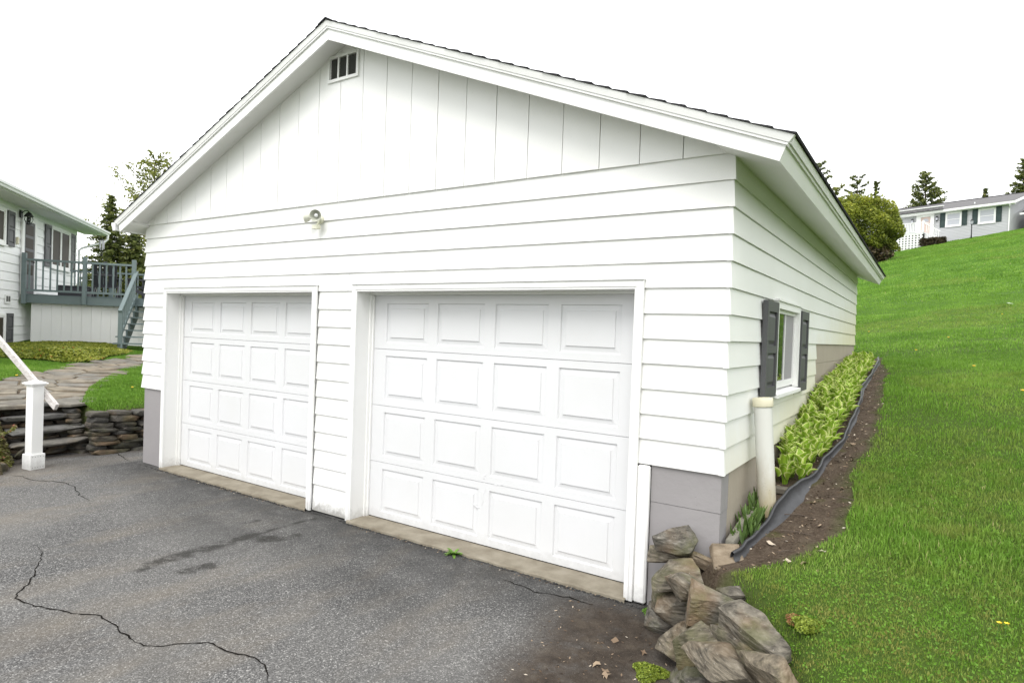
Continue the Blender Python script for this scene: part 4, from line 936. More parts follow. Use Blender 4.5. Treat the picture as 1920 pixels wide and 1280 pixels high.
wall = thing('dry_stone_wall', 'low dry-laid slate wall holding the lawn beside the stone steps', 'stone wall', (-8.50, -.10, -.05))
z_ = 0; row = 0
while z_ < .56:
    h = rs.uniform(.045, .085); yy = -.10 - rs.uniform(0, .04)
    while yy < 2.2:
        l = rs.uniform(.22, .52); m = slab_stone(rs, .30, l, h * 1.06); o = link_mesh('wall_stone', m, M['slate'], wall)
        o.location = (-.02 + rs.uniform(-.03, .03) - z_ * .10, yy + l / 2, z_ + h / 2 - .10 * max(0, yy) * .5); o.rotation_euler = (rs.uniform(-.05, .05) - .05, rs.uniform(-.04, .04), rs.uniform(-.10, .10)); yy += l * .96
    z_ += h; row += 1
for i in range(9):      # rough end of the wall where it returns to the steps
    m = slab_stone(rs, rs.uniform(.2, .34), rs.uniform(.16, .26), rs.uniform(.05, .08)); o = link_mesh('wall_stone', m, M['slate'], wall); o.location = (-.30 - .05 * i, -.06 + rs.uniform(-.03, .03), .03 + i * .066); o.rotation_euler = (0, rs.uniform(-.08, .08), rs.uniform(-.4, .4))
# kerb stones holding the heath bank
for i, (x, y, l) in enumerate([(-8.06, -1.46, .5), (-7.90, -1.90, .45), (-7.80, -2.40, .55), (-7.76, -2.95, .5)]):
    t = link_mesh('kerb_stone', slab_stone(rs, .30, l, .12), M['slate'], None, loc=(x - .12, y, .01)); t.rotation_euler = (0, 0, .35 if i == 0 else .15)
    props(t, 'dark flat stone at the foot of the heath bank beside the white post', 'stone', 'stones edging the heath bank')
m = slab_stone(rs, .26, .30, .05); t = link_mesh('leaning_stone', m, M['slate'], None, loc=(-8.52, -.93, .12)); t.rotation_euler = (.2, -.7, .4)
props(t, 'dark slate leaning against the bank just left of the steps', 'stone')

# newel post and handrail
post = thing('newel_post', 'white square newel post with a moulded cap beside the stone steps', 'post', (-8.10, -1.0, -.035), R(10))
mb = MB(); mb.box(-.085, .085, -.085, .085, 0, .19); mb.obj('base_sleeve', M['trim'], post, False, .004)
mb = MB(); mb.box(-.066, .066, -.066, .066, .1905, 1.03); mb.obj('shaft', M['trim'], post, False, .004)
mb = MB(); mb.box(-.078, .078, -.078, .078, 1.0305, 1.052); mb.add([(-.098, -.098, 1.0525), (.098, -.098, 1.0525), (.098, .098, 1.0525), (-.098, .098, 1.0525), (-.098, -.098, 1.066), (.098, -.098, 1.066), (.098, .098, 1.066), (-.098, .098, 1.066), (0, 0, 1.105)], [(3, 2, 1, 0), (0, 1, 5, 4), (1, 2, 6, 5), (2, 3, 7, 6), (3, 0, 4, 7), (4, 5, 8), (5, 6, 8), (6, 7, 8), (7, 4, 8)]); mb.obj('cap', M['trim'], post)
for q in range(10):
    a = q % 5; side = q // 5; mb = MB(); u = -.06 + .03 * a; zz = .03 if side else .16
    mb.box(.0851, .0865, u - .003, u + .003, zz - .003, zz + .003); mb.obj('screw', M['black_metal'], post)
mb = MB(); mb.bar((.27, .092, .775), (-1.62, .092, 1.98), .042, .088); mb.obj('handrail', M['wood'], post, False, .004)
# ------------------------------------------------------------------ planting bed along the side wall
gz1 = lambda x, y: float(ground_z(np.array([x]), np.array([y]))[0])
pp = thing('standpipe', 'weathered cream standpipe with a cap leaning against the side wall', 'pipe', (.15, .70, .50))
top = Vector((-.072, .0, .93)); mb = MB(); mb.tube([(0, 0, 0), top * .5, top], .064, 28, False); mb.obj('pipe', M['pipe'], pp, True)
dv = top.normalized(); mb = MB(); mb.tube([top - dv * .055, top - dv * .050, top + dv * .006, top + dv * .012], [.0715, .073, .073, .068], 28); mb.obj('cap', M['cream'], pp, True)
EDG = [(.085, -.06), (.127, .088), (.181, .378), (.241, .792), (.298, 1.106), (.351, 1.391), (.385, 1.723), (.445, 2.266), (.468, 2.768), (.474, 3.349), (.459, 3.906), (.426, 4.702), (.411, 6.044), (.413, 7.343), (.36, 8.2)]
def smooth_line(pts, n):
    P = [Vector((a, b, 0)) for a, b in pts]; out = []
    for i in range(len(P) - 1):
        p0, p1, p2, p3 = P[max(0, i - 1)], P[i], P[i + 1], P[min(len(P) - 1, i + 2)]
        for k in range(n):
            t = k / n; out.append(.5 * ((2 * p1) + (p2 - p0) * t + (2 * p0 - 5 * p1 + 4 * p2 - p3) * t * t + (3 * p1 - p0 - 3 * p2 + p3) * t ** 3))
    return out + [P[-1]]
L_ = smooth_line(EDG, 7); vs = []; fs = []; re_ = random.Random(4)
for i, p in enumerate(L_):
    d = (L_[min(len(L_) - 1, i + 1)] - L_[max(0, i - 1)]).normalized(); nrm = Vector((d.y, -d.x, 0))
    w1 = .005 * math.sin(i * .55) + .003 * math.sin(i * 1.3); g = gz1(p.x + w1, p.y)
    expo = .115 * math.exp(-((p.y - .85) / .42) ** 4) + .022         # where the strip has been washed out it stands proud
    lean = -.035 * math.exp(-((p.y - .95) / .5) ** 2) + .012 * math.sin(i * .4); h = .045 + .35 * (expo - .022) + .008 * math.sin(i * .35) + .004 * math.sin(i * 1.1)
    c = Vector((p.x + w1, p.y, g))
    prof = [(-.012, -.10), (-.010, h), (-.004, h + .016), (.008, h + .018), (.016, h + .006), (.010, h - .004), (.012 + .35 * expo, h - .03 - expo * .25), (.016 + .40 * expo, h - .034 - expo * .28), (.020 + .8 * expo, h - .05 - expo * .72), (.024 + .85 * expo, -.10 - expo * .5)]
    for a, b in prof: vs.append(c + nrm * (a + lean * (b > 0) * .5) + Vector((0, 0, b)))
np_ = len(prof)
for i in range(len(L_) - 1):
    for k in range(np_ - 1): q = i * np_ + k; fs.append((q, q + 1, q + 1 + np_, q + np_))
mb = MB(); mb.add(vs, fs); eo = mb.obj('bed_edging', M['edging'], None, True)
props(eo, 'wavy black plastic edging strip between the hosta bed and the bare soil', 'edging')
sl = link_mesh('wood_scrap', hull([(-.03, -.35, -.02), (.03, -.35, -.02), (.03, .35, -.02), (-.03, .35, -.02), (-.03, -.33, .03), (.03, -.35, .03), (.03, .33, .03), (-.03, .35, .03)], .004), M['grey_board'], None, loc=(.045, .42, .56)); sl.rotation_euler = (R(12), 0, R(-2))
props(sl, 'grey weathered board lying in the gap along the foundation', 'board')
sl = link_mesh('flat_paver', hull([(-.07, -.06, -.02), (.08, -.06, -.02), (.07, .06, -.02), (-.08, .06, -.02), (-.07, -.06, .02), (.08, -.06, .02), (.07, .06, .02), (-.08, .06, .02)], .004), M['flag'], None, loc=(.15, 1.12, gz1(.15, 1.12) + .015))
props(sl, 'grey paver lying in the bed just right of the standpipe', 'paver')

def leaf_mesh(name, l, w_, fold, bend, seed):
    r = random.Random(seed); nr = 8; us = (-1, -.80, -.4, 0, .4, .80, 1); nc = 7; vs = []; c = []; fs = []; base = .38 + .1 * r.random()
    for i in range(nr):
        t = i / (nr - 1); ww = w_ * (math.sin(math.pi * min(1, .04 + .96 * t ** .8)) ** .75) * (1.1 - .3 * t) + .003
        y = l * (t - .16 * bend * t * t); z0 = l * .42 * bend * t * t * t
        for u in us:
            zz = abs(u) ** 1.25 * ww * fold + .004 * math.sin(t * 8 + u * 2.5 + seed) * t
            vs.append((u * ww * (1 - .18 * fold), y, -z0 + zz)); c.append(.96 if abs(u) > .9 else (.63 + .08 * r.random() if abs(u) > .7 else base + .08 * r.random()))
    for i in range(nr - 1):
        for j in range(nc - 1): q = i * nc + j; fs.append((q, q + 1, q + 1 + nc, q + nc))
    m = np_mesh(name, vs, fs, {'c': c}, True); m.materials.append(M['hosta']); return m
LEAVES = [leaf_mesh('hosta_leaf', l, w_, fo, be, s_) for s_, (l, w_, fo, be) in enumerate([(.125, .044, .9, .5), (.14, .048, .7, .7), (.11, .040, 1.2, .3), (.145, .052, .6, .8), (.12, .036, 1.5, .2), (.135, .046, .5, .9)])]
rh = random.Random(9); spots = []
for i in range(520):
    y = 1.28 + (7.4 - 1.28) * (rh.random() ** 1.25); e = np.interp(y, [q[1] for q in EDG], [q[0] for q in EDG]) ; x = rh.uniform(.05, max(.10, e - .075))
    if y < 1.5 and x < .08: continue
    if all(math.hypot((a - x), (b - y)) > .106 for a, b in spots): spots.append((x, y))
for i, (x, y) in enumerate(spots):
    pl = thing('hosta', ('cream-edged hosta clump in the near end of the bed behind the standpipe' if y < 2.0 else 'cream-edged hosta clump in the bed below and just past the side window' if y < 3.9 else 'cream-edged hosta clump in the far bed against the grey foundation'), 'hosta', (x, y, gz1(x, y) - .01), rh.uniform(0, 6.28), 'hostas along the garage wall')
    n = 18 if y < 4 else 14
    for k in range(n):
        lf = LEAVES[rh.randrange(6)]; o = bpy.data.objects.new('leaf', lf); COL.objects.link(o); o.parent = pl
        t = (k + .5) / n; az = k * 2.4 + rh.uniform(-.4, .4); el = R(86 - 30 * t + rh.uniform(-12, 12)); sc = rh.uniform(.62, 1.0); h = .055 + .11 * (1 - t) + rh.uniform(-.02, .02); rr = .012 + .055 * t
        o.location = (rr * math.cos(az), rr * math.sin(az), h); o.scale = (sc, sc, sc)
        o.rotation_euler = (Matrix.Rotation(az - math.pi / 2, 3, 'Z') @ Matrix.Rotation(el, 3, 'X') @ Matrix.Rotation(rh.uniform(-.5, .5), 3, 'Y')).to_euler()
    mb = MB()
    for k in range(9):
        az = k * 2.4; mb.tube([(.012 * math.cos(az), .012 * math.sin(az), -.02), (.02 * math.cos(az), .02 * math.sin(az), .05), (.045 * math.cos(az), .045 * math.sin(az), .11)], [.006, .005, .003], 4, False)
    st = mb.mesh('stalks'); at = st.attributes.new('c', 'FLOAT', 'POINT'); at.data.foreach_set('value', [.25 + .3 * rh.random() for _ in st.vertices]); link_mesh('stalks', st, M['hosta'], pl)
# young shoots still rolled up, nearest the corner
def shoot_mesh(s_):
    r = random.Random(s_); h = r.uniform(.10, .17); vs = []; fs = []; c = []
    n = 5
    for i in range(n):
        t = i / (n - 1); w_ = .013 * math.sin(math.pi * (.15 + .82 * t)) + .001; a = .25 * t * t
        for u in (-1, 0, 1): vs.append((u * w_, a * h * .6 + abs(u) * w_ * .7, h * t)); c.append(.15 + .75 * t * r.random())
    for i in range(n - 1):
        for j in range(2): q = i * 3 + j; fs.append((q, q + 1, q + 4, q + 3))
    m = np_mesh('shoot', vs, fs, {'c': c}, True); m.materials.append(M['sprout']); return m
SH = [shoot_mesh(s_) for s_ in range(5)]
for i, (x, y) in enumerate([(.075, .30), (.11, .44), (.08, .56), (.13, .55), (.05, .78), (.06, .88), (.10, .36), (.05, .20), (.05, .66), (.04, .46)]):
    pl = thing('hosta_shoots', 'narrow dark hosta shoots just sprouting between the wall corner and standpipe', 'shoots', (x, y, gz1(x, y) - .005), 0, 'young hosta shoots')
    for k in range(11):
        o = bpy.data.objects.new('shoot', SH[rh.randrange(5)]); COL.objects.link(o); o.parent = pl; a = rh.uniform(0, 6.28); q = rh.uniform(0, .06)
        o.location = (q * math.cos(a), q * math.sin(a), 0); o.rotation_euler = (rh.uniform(-.35, .35), rh.uniform(-.35, .35), rh.uniform(0, 6.28)); s_ = rh.uniform(.7, 1.15); o.scale = (s_, s_, s_)

# ------------------------------------------------------------------ boulders retaining the lawn at the corner
from mathutils import noise as mnoise
def boulder(seed, l, w_, h, pts_n=18, power=.5, strata=1.0):
    r = random.Random(seed); pts = []; sh_ = [r.uniform(-1, 1) for _ in range(4)]
    for i in range(pts_n):
        v_ = Vector((r.gauss(0, 1), r.gauss(0, 1), r.gauss(0, 1))).normalized(); k = 1 / max(abs(v_.x), abs(v_.y), abs(v_.z)) ** power
        k *= r.uniform(.82, 1.0); pts.append((v_.x * k * l / 2 * (1 - .25 * v_.z * sh_[0] - .2 * v_.y * sh_[1]), v_.y * k * w_ / 2 * (1 - .2 * v_.x * sh_[2]), v_.z * k * h / 2 * (1 - .3 * v_.x * sh_[3])))
    m = hull(pts); bm = bmesh.new(); bm.from_mesh(m); bmesh.ops.triangulate(bm, faces=bm.faces)
    for _ in range(5):
        es = [e for e in bm.edges if e.calc_length() > .026]
        if not es: break
        bmesh.ops.subdivide_edges(bm, edges=es, cuts=1); bmesh.ops.triangulate(bm, faces=bm.faces)
    bmesh.ops.smooth_vert(bm, verts=bm.verts, factor=.35, use_axis_x=True, use_axis_y=True, use_axis_z=True)
    bm.normal_update(); off = Vector((seed * 3.1, seed * 1.7, seed * .9)); fr = r.uniform(26, 44)
    for v in bm.verts:
        p = v.co; a = mnoise.fractal(p * 9 + off, 1.0, 2.0, 4); q = p.z * fr + 1.6 * mnoise.noise(p * 5 + off); led = abs((q % 1.0) - .5) * 2; led = led * led
        side_ = 1 - abs(v.normal.z); v.co = p + v.normal * (.006 * a - .011 * strata * (1 - led) * side_ * (.4 + .6 * mnoise.noise(p * 11 - off)))
    bm.to_mesh(m); bm.free(); m.polygons.foreach_set('use_smooth', [True] * len(m.polygons)); m.set_sharp_from_angle(angle=R(28)); return m
rw = thing('boulder_wall', 'tumbled field-stone wall retaining the lawn at the garage corner', 'stone wall', (0, 0, 0))
#        centre x,y,z        l    w    h     rx  ry  rz (deg)  material
BLD = [((-.265, -.14, .515), .31, .24, .22, 6, 8, 25, 'boulder'), ((-.31, -.13, .40), .30, .22, .12, 0, -6, 40, 'boulder'), ((-.115, -.10, .435), .17, .15, .15, 10, 20, 30, 'boulder'),
       ((.045, -.045, .445), .21, .22, .05, 34, 3, 33, 'slab'), ((-.13, -.30, .375), .42, .26, .15, 8, -4, 30, 'boulder'), ((-.235, -.26, .20), .34, .28, .28, 0, 5, 30, 'boulder'), ((-.25, -.22, .02), .36, .30, .22, 5, 0, 20, 'boulder'),
       ((.055, -.62, .335), .36, .32, .30, 6, 14, 36, 'boulder'), ((-.05, -.52, .37), .26, .20, .17, 10, 20, 50, 'boulder'), ((.185, -.44, .36), .17, .15, .15, 10, 0, 20, 'boulder'), ((.02, -.57, .10), .46, .30, .22, 0, -6, 34, 'boulder'), ((-.09, -.42, .20), .36, .26, .24, 0, 0, 10, 'boulder'),
       ((.405, -.86, .37), .50, .20, .17, 6, 6, -37, 'boulder'), ((.315, -.86, .29), .36, .12, .12, 10, 4, -40, 'boulder'), ((.295, -1.06, .235), .46, .28, .22, -14, 10, -30, 'boulder'), ((.555, -1.09, .30), .42, .24, .22, 6, 6, -46, 'boulder'),
       ((.115, -.80, .17), .32, .20, .34, 0, -24, -30, 'boulder'), ((.19, -.98, .05), .50, .22, .26, 0, -10, -58, 'boulder'), ((.20, -.70, .20), .30, .24, .22, 0, 0, 10, 'boulder'), ((.40, -1.36, .08), .50, .34, .30, 0, 0, -50, 'boulder'), ((.68, -1.45, .22), .46, .34, .30, 8, 0, -40, 'boulder'),
       ((.58, -1.78, .05), .55, .40, .32, 0, 0, -60, 'boulder'), ((.88, -1.98, .15), .5, .4, .32, 0, 0, -30, 'boulder'), ((.04, -.84, .0), .26, .16, .14, 0, 0, -50, 'boulder'), ((.32, -.58, .31), .22, .18, .16, 0, 0, 10, 'boulder'),
       ((1.05, -2.40, .1), .6, .45, .34, 0, 0, -50, 'boulder'), ((.43, -.98, .20), .34, .2, .22, 0, 0, -40, 'boulder')]
for i, (c, l, w_, h, rx, ry, rz, mt) in enumerate(BLD):
    m = boulder(100 + i, l * 1.07, w_ * 1.07, h * .92, 17, .80 if h > .1 else .95, 1.0 if h > .1 else .2); m = m if mt != 'slab' else hull([(-.10, -.115, -.025), (.115, -.125, -.02), (.10, .10, -.025), (-.09, .085, -.02), (-.105, -.11, .022), (.11, -.12, .026), (.105, .105, .02), (-.08, .09, .024)], .004); o = link_mesh('stone', m, M[mt], rw, False, 0, c); o.rotation_euler = (R(rx), R(ry), R(rz))

# ------------------------------------------------------------------ house on the hill
FO = (-1.59, 64.96, 0.0); FR = math.atan2(-.3843, .9232)
fh = thing('hill_house', 'long pale grey ranch house with dark green shutters at the top of the lawn', 'house', FO, FR)
FX0, FX1 = -6.0, 8.42
mb = MB()
nb = 26
for i in range(nb):
    zb = 10.6 + i * .127
    mb.hexa([(FX0, 0, zb), (FX1, 0, zb), (FX1, .04, zb), (FX0, .04, zb), (FX0, .030, zb + .1265), (FX1, .030, zb + .1265), (FX1, .04, zb + .1265), (FX0, .04, zb + .1265)])
    mb.hexa([(FX1 - .04, .0405, zb), (FX1 + .002, .0405, zb), (FX1 + .002, 8, zb), (FX1 - .04, 8, zb), (FX1 - .04, .0405, zb + .1265), (FX1 - .014, .0405, zb + .1265), (FX1 - .014, 8, zb + .1265), (FX1 - .04, 8, zb + .1265)])
for i in range(11):
    zb = 13.905 + i * .127; t = i / 11; mb.hexa([(FX1 - .04, 4 * t + .1, zb), (FX1, 4 * t + .1, zb), (FX1, 8 - 4 * t, zb), (FX1 - .04, 8 - 4 * t, zb), (FX1 - .04, 4 * t + .4, zb + .126), (FX1 - .014, 4 * t + .4, zb + .126), (FX1 - .014, 7.7 - 4 * t, zb + .126), (FX1 - .04, 7.7 - 4 * t, zb + .126)])
mb.obj('siding', M['far_vinyl'], fh)
mb = MB(); mb.box(FX0, FX1 - .05, .05, 7.9, 10.0, 13.9); mb.obj('wall_core', M['far_vinyl'], fh)
mb = MB(); mb.prism([(-.45, 13.92), (4.0, 15.36), (8.4, 13.92), (8.4, 14.02), (4.0, 15.52), (-.45, 14.04)], 'x', FX0 - .3, FX1 + .42); frf = mb.obj('roof', M['shingle_grey'], fh)
mb = MB(); mb.box(FX0 - .3, FX1 + .44, -.50, -.452, 13.88, 14.05); mb.prism([(-.44, 13.86), (4.0, 15.30), (4.0, 15.53), (-.44, 14.05)], 'x', FX1 + .4205, FX1 + .46); mb.obj('fascia', M['trim'], frf)
mb = MB(); mb.box(FX0, FX1 + .4, -.449, .0, 13.84, 13.90); mb.obj('soffit', M['trim'], frf)
mb = MB(); mb.box(FX0, FX1 + .42, 3.9, 4.1, 15.50, 15.56); mb.obj('ridge_cap', M['shingle'], frf)
mb = MB(); mb.tube([(5.55, .9, 14.35), (5.55, .9, 14.62)], .05, 8); mb.box(5.35, 5.75, .75, 1.05, 14.36, 14.42); mb.obj('roof_vent', M['gutter'], frf)
mb = MB(); mb.tube([(FX1 + .12, -.52, 13.9), (FX1 + .10, -.40, 13.7), (FX1 - .03, -.06, 13.55), (FX1 - .03, -.06, 11.4)], .045, 8); mb.obj('downspout', M['trim'], fh)
def fwin(x0, x1, z0, z1):
    wv = house_window(x0, x1, z0, z1, (), M['glass_pale'], fh, True, .11)
    q = MB(); q.box(x0 + .04, x1 - .04, -.026, -.0101, (z0 + z1) / 2 - .02, (z0 + z1) / 2 + .02); q.obj('meeting_rail', M['trim'], wv)
M['glass_pale'] = m_glass('curtained_glass', (0.40, 0.41, 0.45), .05)
fwin(3.82, 4.84, 12.66, 13.70); fwin(6.29, 7.34, 12.62, 13.68)
for x in (3.27, 4.97, 5.75, 7.46): put_shutter(x, .40, 12.55, 1.30, M['shutter_green'], fh)
mb = MB(); mb.box(1.33, 1.70, -.05, 0, 11.95, 13.84); mb.box(2.50, 2.80, -.05, 0, 11.95, 13.84); mb.box(1.7005, 2.4995, -.049, 0, 13.66, 13.839); mb.obj('door_surround', M['trim'], fh)
mb = MB(); mb.box(1.72, 2.48, -.035, -.002, 11.96, 13.64); fd = mb.obj('door', M['brown_door'], fh)
mb = MB(); mb.prism([(2.1 + .28 * math.cos(a), 13.22 + .30 * math.sin(a)) for a in [k * math.pi / 8 for k in range(9)]], 'y', -.040, -.036); mb.obj('fan_light', M['glass_pale'], fd)
for x in (1.02, 3.05):
    lt = thing('porch_lantern', 'black porch lantern left of the hill house door' if x < 2 else 'black porch lantern right of the hill house door', 'lantern', (0, 0, 0), FR); lt.location = Vector(FO) + Matrix.Rotation(FR, 3, 'Z') @ Vector((x, -.12, 13.25))
    mb = MB(); mb.tube([(0, 0, .38), (0, 0, .30), (0, 0, .22)], [.02, .09, .12], 8); mb.tube([(0, 0, -.02), (0, 0, -.10)], [.10, .03], 8); mb.box(-.05, .05, .06, .115, -.02, .3); mb.obj('frame', M['black_metal'], lt)
    mb = MB(); mb.tube([(0, 0, .219), (0, 0, -.019)], [.095, .085], 8); mb.obj('globe', M['glass_pale'], lt)
aw = thing('awning', 'rolled retractable awning with a scalloped white valance over the hill house door', 'awning', FO, FR)
mb = MB(); mb.box(-.6, 3.75, -.66, -.505, 14.34, 14.40); mb.obj('cover', M['trim'], aw); mb = MB(); mb.box(-.6, 3.72, -.64, -.506, 14.06, 14.11); mb.obj('bar', M['black_metal'], aw)
mb = MB()
for i in range(20): x = -.58 + i * .215; mb.box(x, x + .20, -.66, -.645, 14.13 + .03 * (i % 2), 14.335)
mb.obj('valance', M['shingle_grey'], aw)
# small white porch
po = thing('porch', 'white porch with balusters, lattice skirt and steps on the hill house', 'porch', FO, FR)
mb = MB(); mb.box(-3.0, 2.86, -2.2, -.055, 11.88, 11.97); mb.obj('floor', M['gutter'], po)
mb = MB(); mb.box(-3.0, 2.86, -2.16, -2.12, 12.82, 12.88); mb.box(-3.0, 2.86, -2.16, -2.12, 12.03, 12.08); mb.bar((2.84, -2.14, 12.85), (2.84, -.1, 12.85), .05, .06); mb.bar((2.84, -2.0, 12.80), (4.1, -1.9, 11.95), .05, .07); mb.obj('rail', M['trim'], po)
for i in range(44): x = -2.95 + i * .135; mb = MB(); mb.box(x, x + .045, -2.158, -2.122, 12.0805, 12.8195); mb.obj('baluster', M['trim'], po)
for x in (-3.0, -.1, 2.84): mb = MB(); mb.box(x - .06, x + .06, -2.2, -2.08, 11.971, 13.0); mb.obj('post', M['trim'], po)
for i in range(8): x = 3.0 + i * .14; mb = MB(); mb.box(x, x + .04, -1.97, -1.93, 11.35, 12.72 - i * .095); mb.obj('baluster', M['trim'], po)
for i in range(4): mb = MB(); mb.box(2.87 + i * .30, 3.18 + i * .30, -1.9, -.3, 11.2, 11.82 - i * .16); mb.obj('step', M['gutter'], po)
mb = MB()
for i in range(22): x = -3.0 + i * .268; mb.box(x, x + .135, -2.185, -2.165, 10.3, 11.879)
for j in range(7): z_ = 10.475 + j * .215; mb.box(-3.0, 2.86, -2.164, -2.145, z_, z_ + .105)
mb.obj('lattice', M['trim'], po); mb = MB(); mb.box(-3.0, 2.8, -1.9, -1.8, 11.0, 11.8); mb.obj('lattice_backing', M['dark_gap'], po)
# attached wing with its own roof
wg = thing('house_wing', 'lower garage wing with dark roof at the right end of the hill house', 'house wing', FO, FR)
mb = MB(); mb.box(9.3, 17, 1.2, 8.5, 10.8, 13.1); mb.obj('wall', M['far_vinyl'], wg)
mb = MB(); mb.prism([(.7, 13.1), (4.8, 14.6), (9.0, 13.1), (9.0, 13.2), (4.8, 14.75), (.7, 13.2)], 'x', 8.9, 17.4); w2 = mb.obj('roof', M['shingle'], wg); mb = MB(); mb.box(8.88, 17.4, .62, .699, 13.04, 13.2); mb.obj('fascia', M['trim'], w2)
mb = MB(); mb.box(9.5, 12.2, 1.12, 1.199, 11.2, 13.0); dv_ = mb.obj('garage_door', M['trim'], wg); mb = MB(); mb.box(9.85, 11.9, 1.10, 1.119, 11.5, 12.8); mb.obj('door_panel', M['glass_pale'], dv_)
lp = thing('lamp_post', 'slender black lamp post standing on the lawn before the hill house', 'lamp post', (0, 0, 0)); q = Vector(FO) + Matrix.Rotation(FR, 3, 'Z') @ Vector((6.55, -2.2, 0)); lp.location = (q.x, q.y, gz1(q.x, q.y))
mb = MB(); mb.tube([(0, 0, -.05), (0, 0, .3), (0, 0, 1.15)], [.06, .045, .04], 10); mb.obj('pole', M['black_metal'], lp, True)
mb = MB(); mb.tube([(0, 0, 1.15), (0, 0, 1.2), (0, 0, 1.201)], [.05, .10, .02], 8); mb.tube([(0, 0, 1.46), (0, 0, 1.52), (0, 0, 1.62)], [.14, .08, .02], 8); mb.obj('lantern_frame', M['black_metal'], lp)
mb = MB(); mb.tube([(0, 0, 1.202), (0, 0, 1.459)], [.075, .11], 8); mb.obj('globe', M['glass_pale'], lp)
# ------------------------------------------------------------------ trees and shrubs
def leaf_tris(C_, size, r_, up=0.0, aspect=1.0):
    """small random triangles-with-a-fold at the centres C_ (N,3); returns V, F(quads)"""
    n = len(C_); a = r_.normal(size=(n, 3)); a[:, 2] = a[:, 2] * (1 - up) + up * .6; a /= np.linalg.norm(a, axis=1, keepdims=True)
    b = np.cross(a, r_.normal(size=(n, 3))); b /= np.linalg.norm(b, axis=1, keepdims=True)
    s_ = (size * r_.uniform(.6, 1.3, n))[:, None]
    p0 = C_ - a * s_ * aspect; p1 = C_ + b * s_ * .5; p2 = C_ + a * s_ * aspect; p3 = C_ - b * s_ * .5 + np.cross(a, b) * s_ * .3
    V_ = np.stack([p0, p1, p2, p3], 1).reshape(-1, 3); F_ = np.arange(4 * n).reshape(n, 4); return V_, F_

def conifer(name, label, base, H, Rad, seed, mat, first=.12, nb=95, clump=14, size=.16, droop=.25, shape=.85, asc=0.0, group=None, lean=0.0, dens=1.0, bare=0.0, fine=3.0):
    r_ = np.random.default_rng(seed); t = thing(name, label, 'tree', base, 0, group)
    tr = MB(); tr.tube([(0, 0, -.3), (.0, 0, H * .3), (lean * .5, 0, H * .65), (lean, 0, H)], [H * .018 + .04, H * .014 + .03, H * .008 + .02, .012], 8)
    cen = []; col = []
    for i in range(nb):
        f_ = first + (1 - first) * (i + r_.uniform(0, 1)) / nb; h = H * f_; l = Rad * max(.04, (1 - f_)) ** shape * r_.uniform(.55, 1.1) * min(1, .35 + f_ * 3)
        az = i * 2.399 + r_.uniform(-.4, .4); o = np.array([lean * f_, 0, h]); up = asc * r_.uniform(.6, 1.3)
        tip = o + np.array([math.cos(az) * l, math.sin(az) * l, l * (up - droop)])
        mid = o + np.array([math.cos(az) * l * .55, math.sin(az) * l * .55, l * (up * .75 - droop * .25) * .55 + .03])
        if l > .25: tr.tube([o, mid, tip], [.010 + .012 * l, .008 + .006 * l, .004], 4, False)
        m = max(3, int(clump * l * dens))
        for k in range(m):
            q = (k + r_.uniform(0, 1)) / m; q = bare + (1 - bare) * q; p = (o * (1 - q) ** 2 + 2 * mid * q * (1 - q) + tip * q * q)
            for _ in range(int(3 * fine)):
                cen.append(p + r_.normal(size=3) * np.array([.10, .10, .055]) * (.5 + .8 * l / max(Rad, .1)) * Rad * .45); col.append(np.clip(.30 + .35 * q + r_.normal(0, .18), 0, 1))
    V_, F_ = leaf_tris(np.array(cen), size / math.sqrt(fine), r_, .2, 1.3)
    link_mesh('trunk', tr.mesh('trunk'), M['bark'], t, True)
    link_mesh('crown', np_mesh('crown', V_, F_, {'c': np.repeat(col, 4)}), mat, t); return t
zb = lambda x, y: gz1(x, y)
conifer('spruce_tree', 'dark narrow spruce rising behind the deck left of the garage eave', (-31.2, 10.0, 1.7), 5.9, 1.9, 1, M['conifer'], .05, 130, 12, .15, .10, .8, fine=5.0)
conifer('larch_tree', 'tall yellow-green conifer with upswept branches behind the garage eave', (-34.0, 13.3, 1.6), 8.9, 3.7, 2, M['larch'], .12, 80, 9, .17, -.05, .55, .75, None, .1, .42, .3, 5.0)
conifer('spruce_tree', 'bushy green conifer beside the garage wall behind the stair top', (-30.6, 12.6, 1.6), 4.2, 2.1, 3, M['conifer'], .05, 90, 13, .17, .1, .7)
conifer('spruce_tree', 'second dark trunk of conifer close behind the deck railing', (-30.8, 10.9, 1.7), 4.6, 1.8, 4, M['conifer'], .05, 90, 11, .15, .12, .8)
conifer('spruce_tree', 'low olive conifer filling the gap at the far deck corner', (-33.2, 14.6, 1.6), 4.6, 2.4, 6, M['larch'], .03, 90, 12, .18, .0, .6)
FAR = [(-11.3, 84.0, 24.8, 3.4, 'tall thin pine peeking over the garage roof edge', .35), (-9.6, 84.5, 21.4, 3.8, 'pale feathery tree behind the left half of the cedar bush', .3), (-7.3, 86.4, 23.2, 3.0, 'airy pine standing behind the middle of the cedar bush', .3), (-5.3, 87.4, 22.6, 2.8, 'dark pointed pine behind the right half of the cedar bush', .8),
       (-.1, 91.3, 23.9, 4.0, 'broad rounded pine rising above the hill house roof', .55), (9.6, 91.6, 24.6, 3.2, 'pine cut off by the right edge above the hill house', .6), (6.2, 95.6, 22.2, 2.0, 'two-tone treetop showing just above the right end of the roof ridge', .7), (2.6, 93.0, 19.6, 1.2, 'tiny spire of a spruce just above the middle of the roof ridge', .9), (-4.2, 92.0, 19.4, 2.0, 'small dark treetop left of the hill house roof end', .8)]
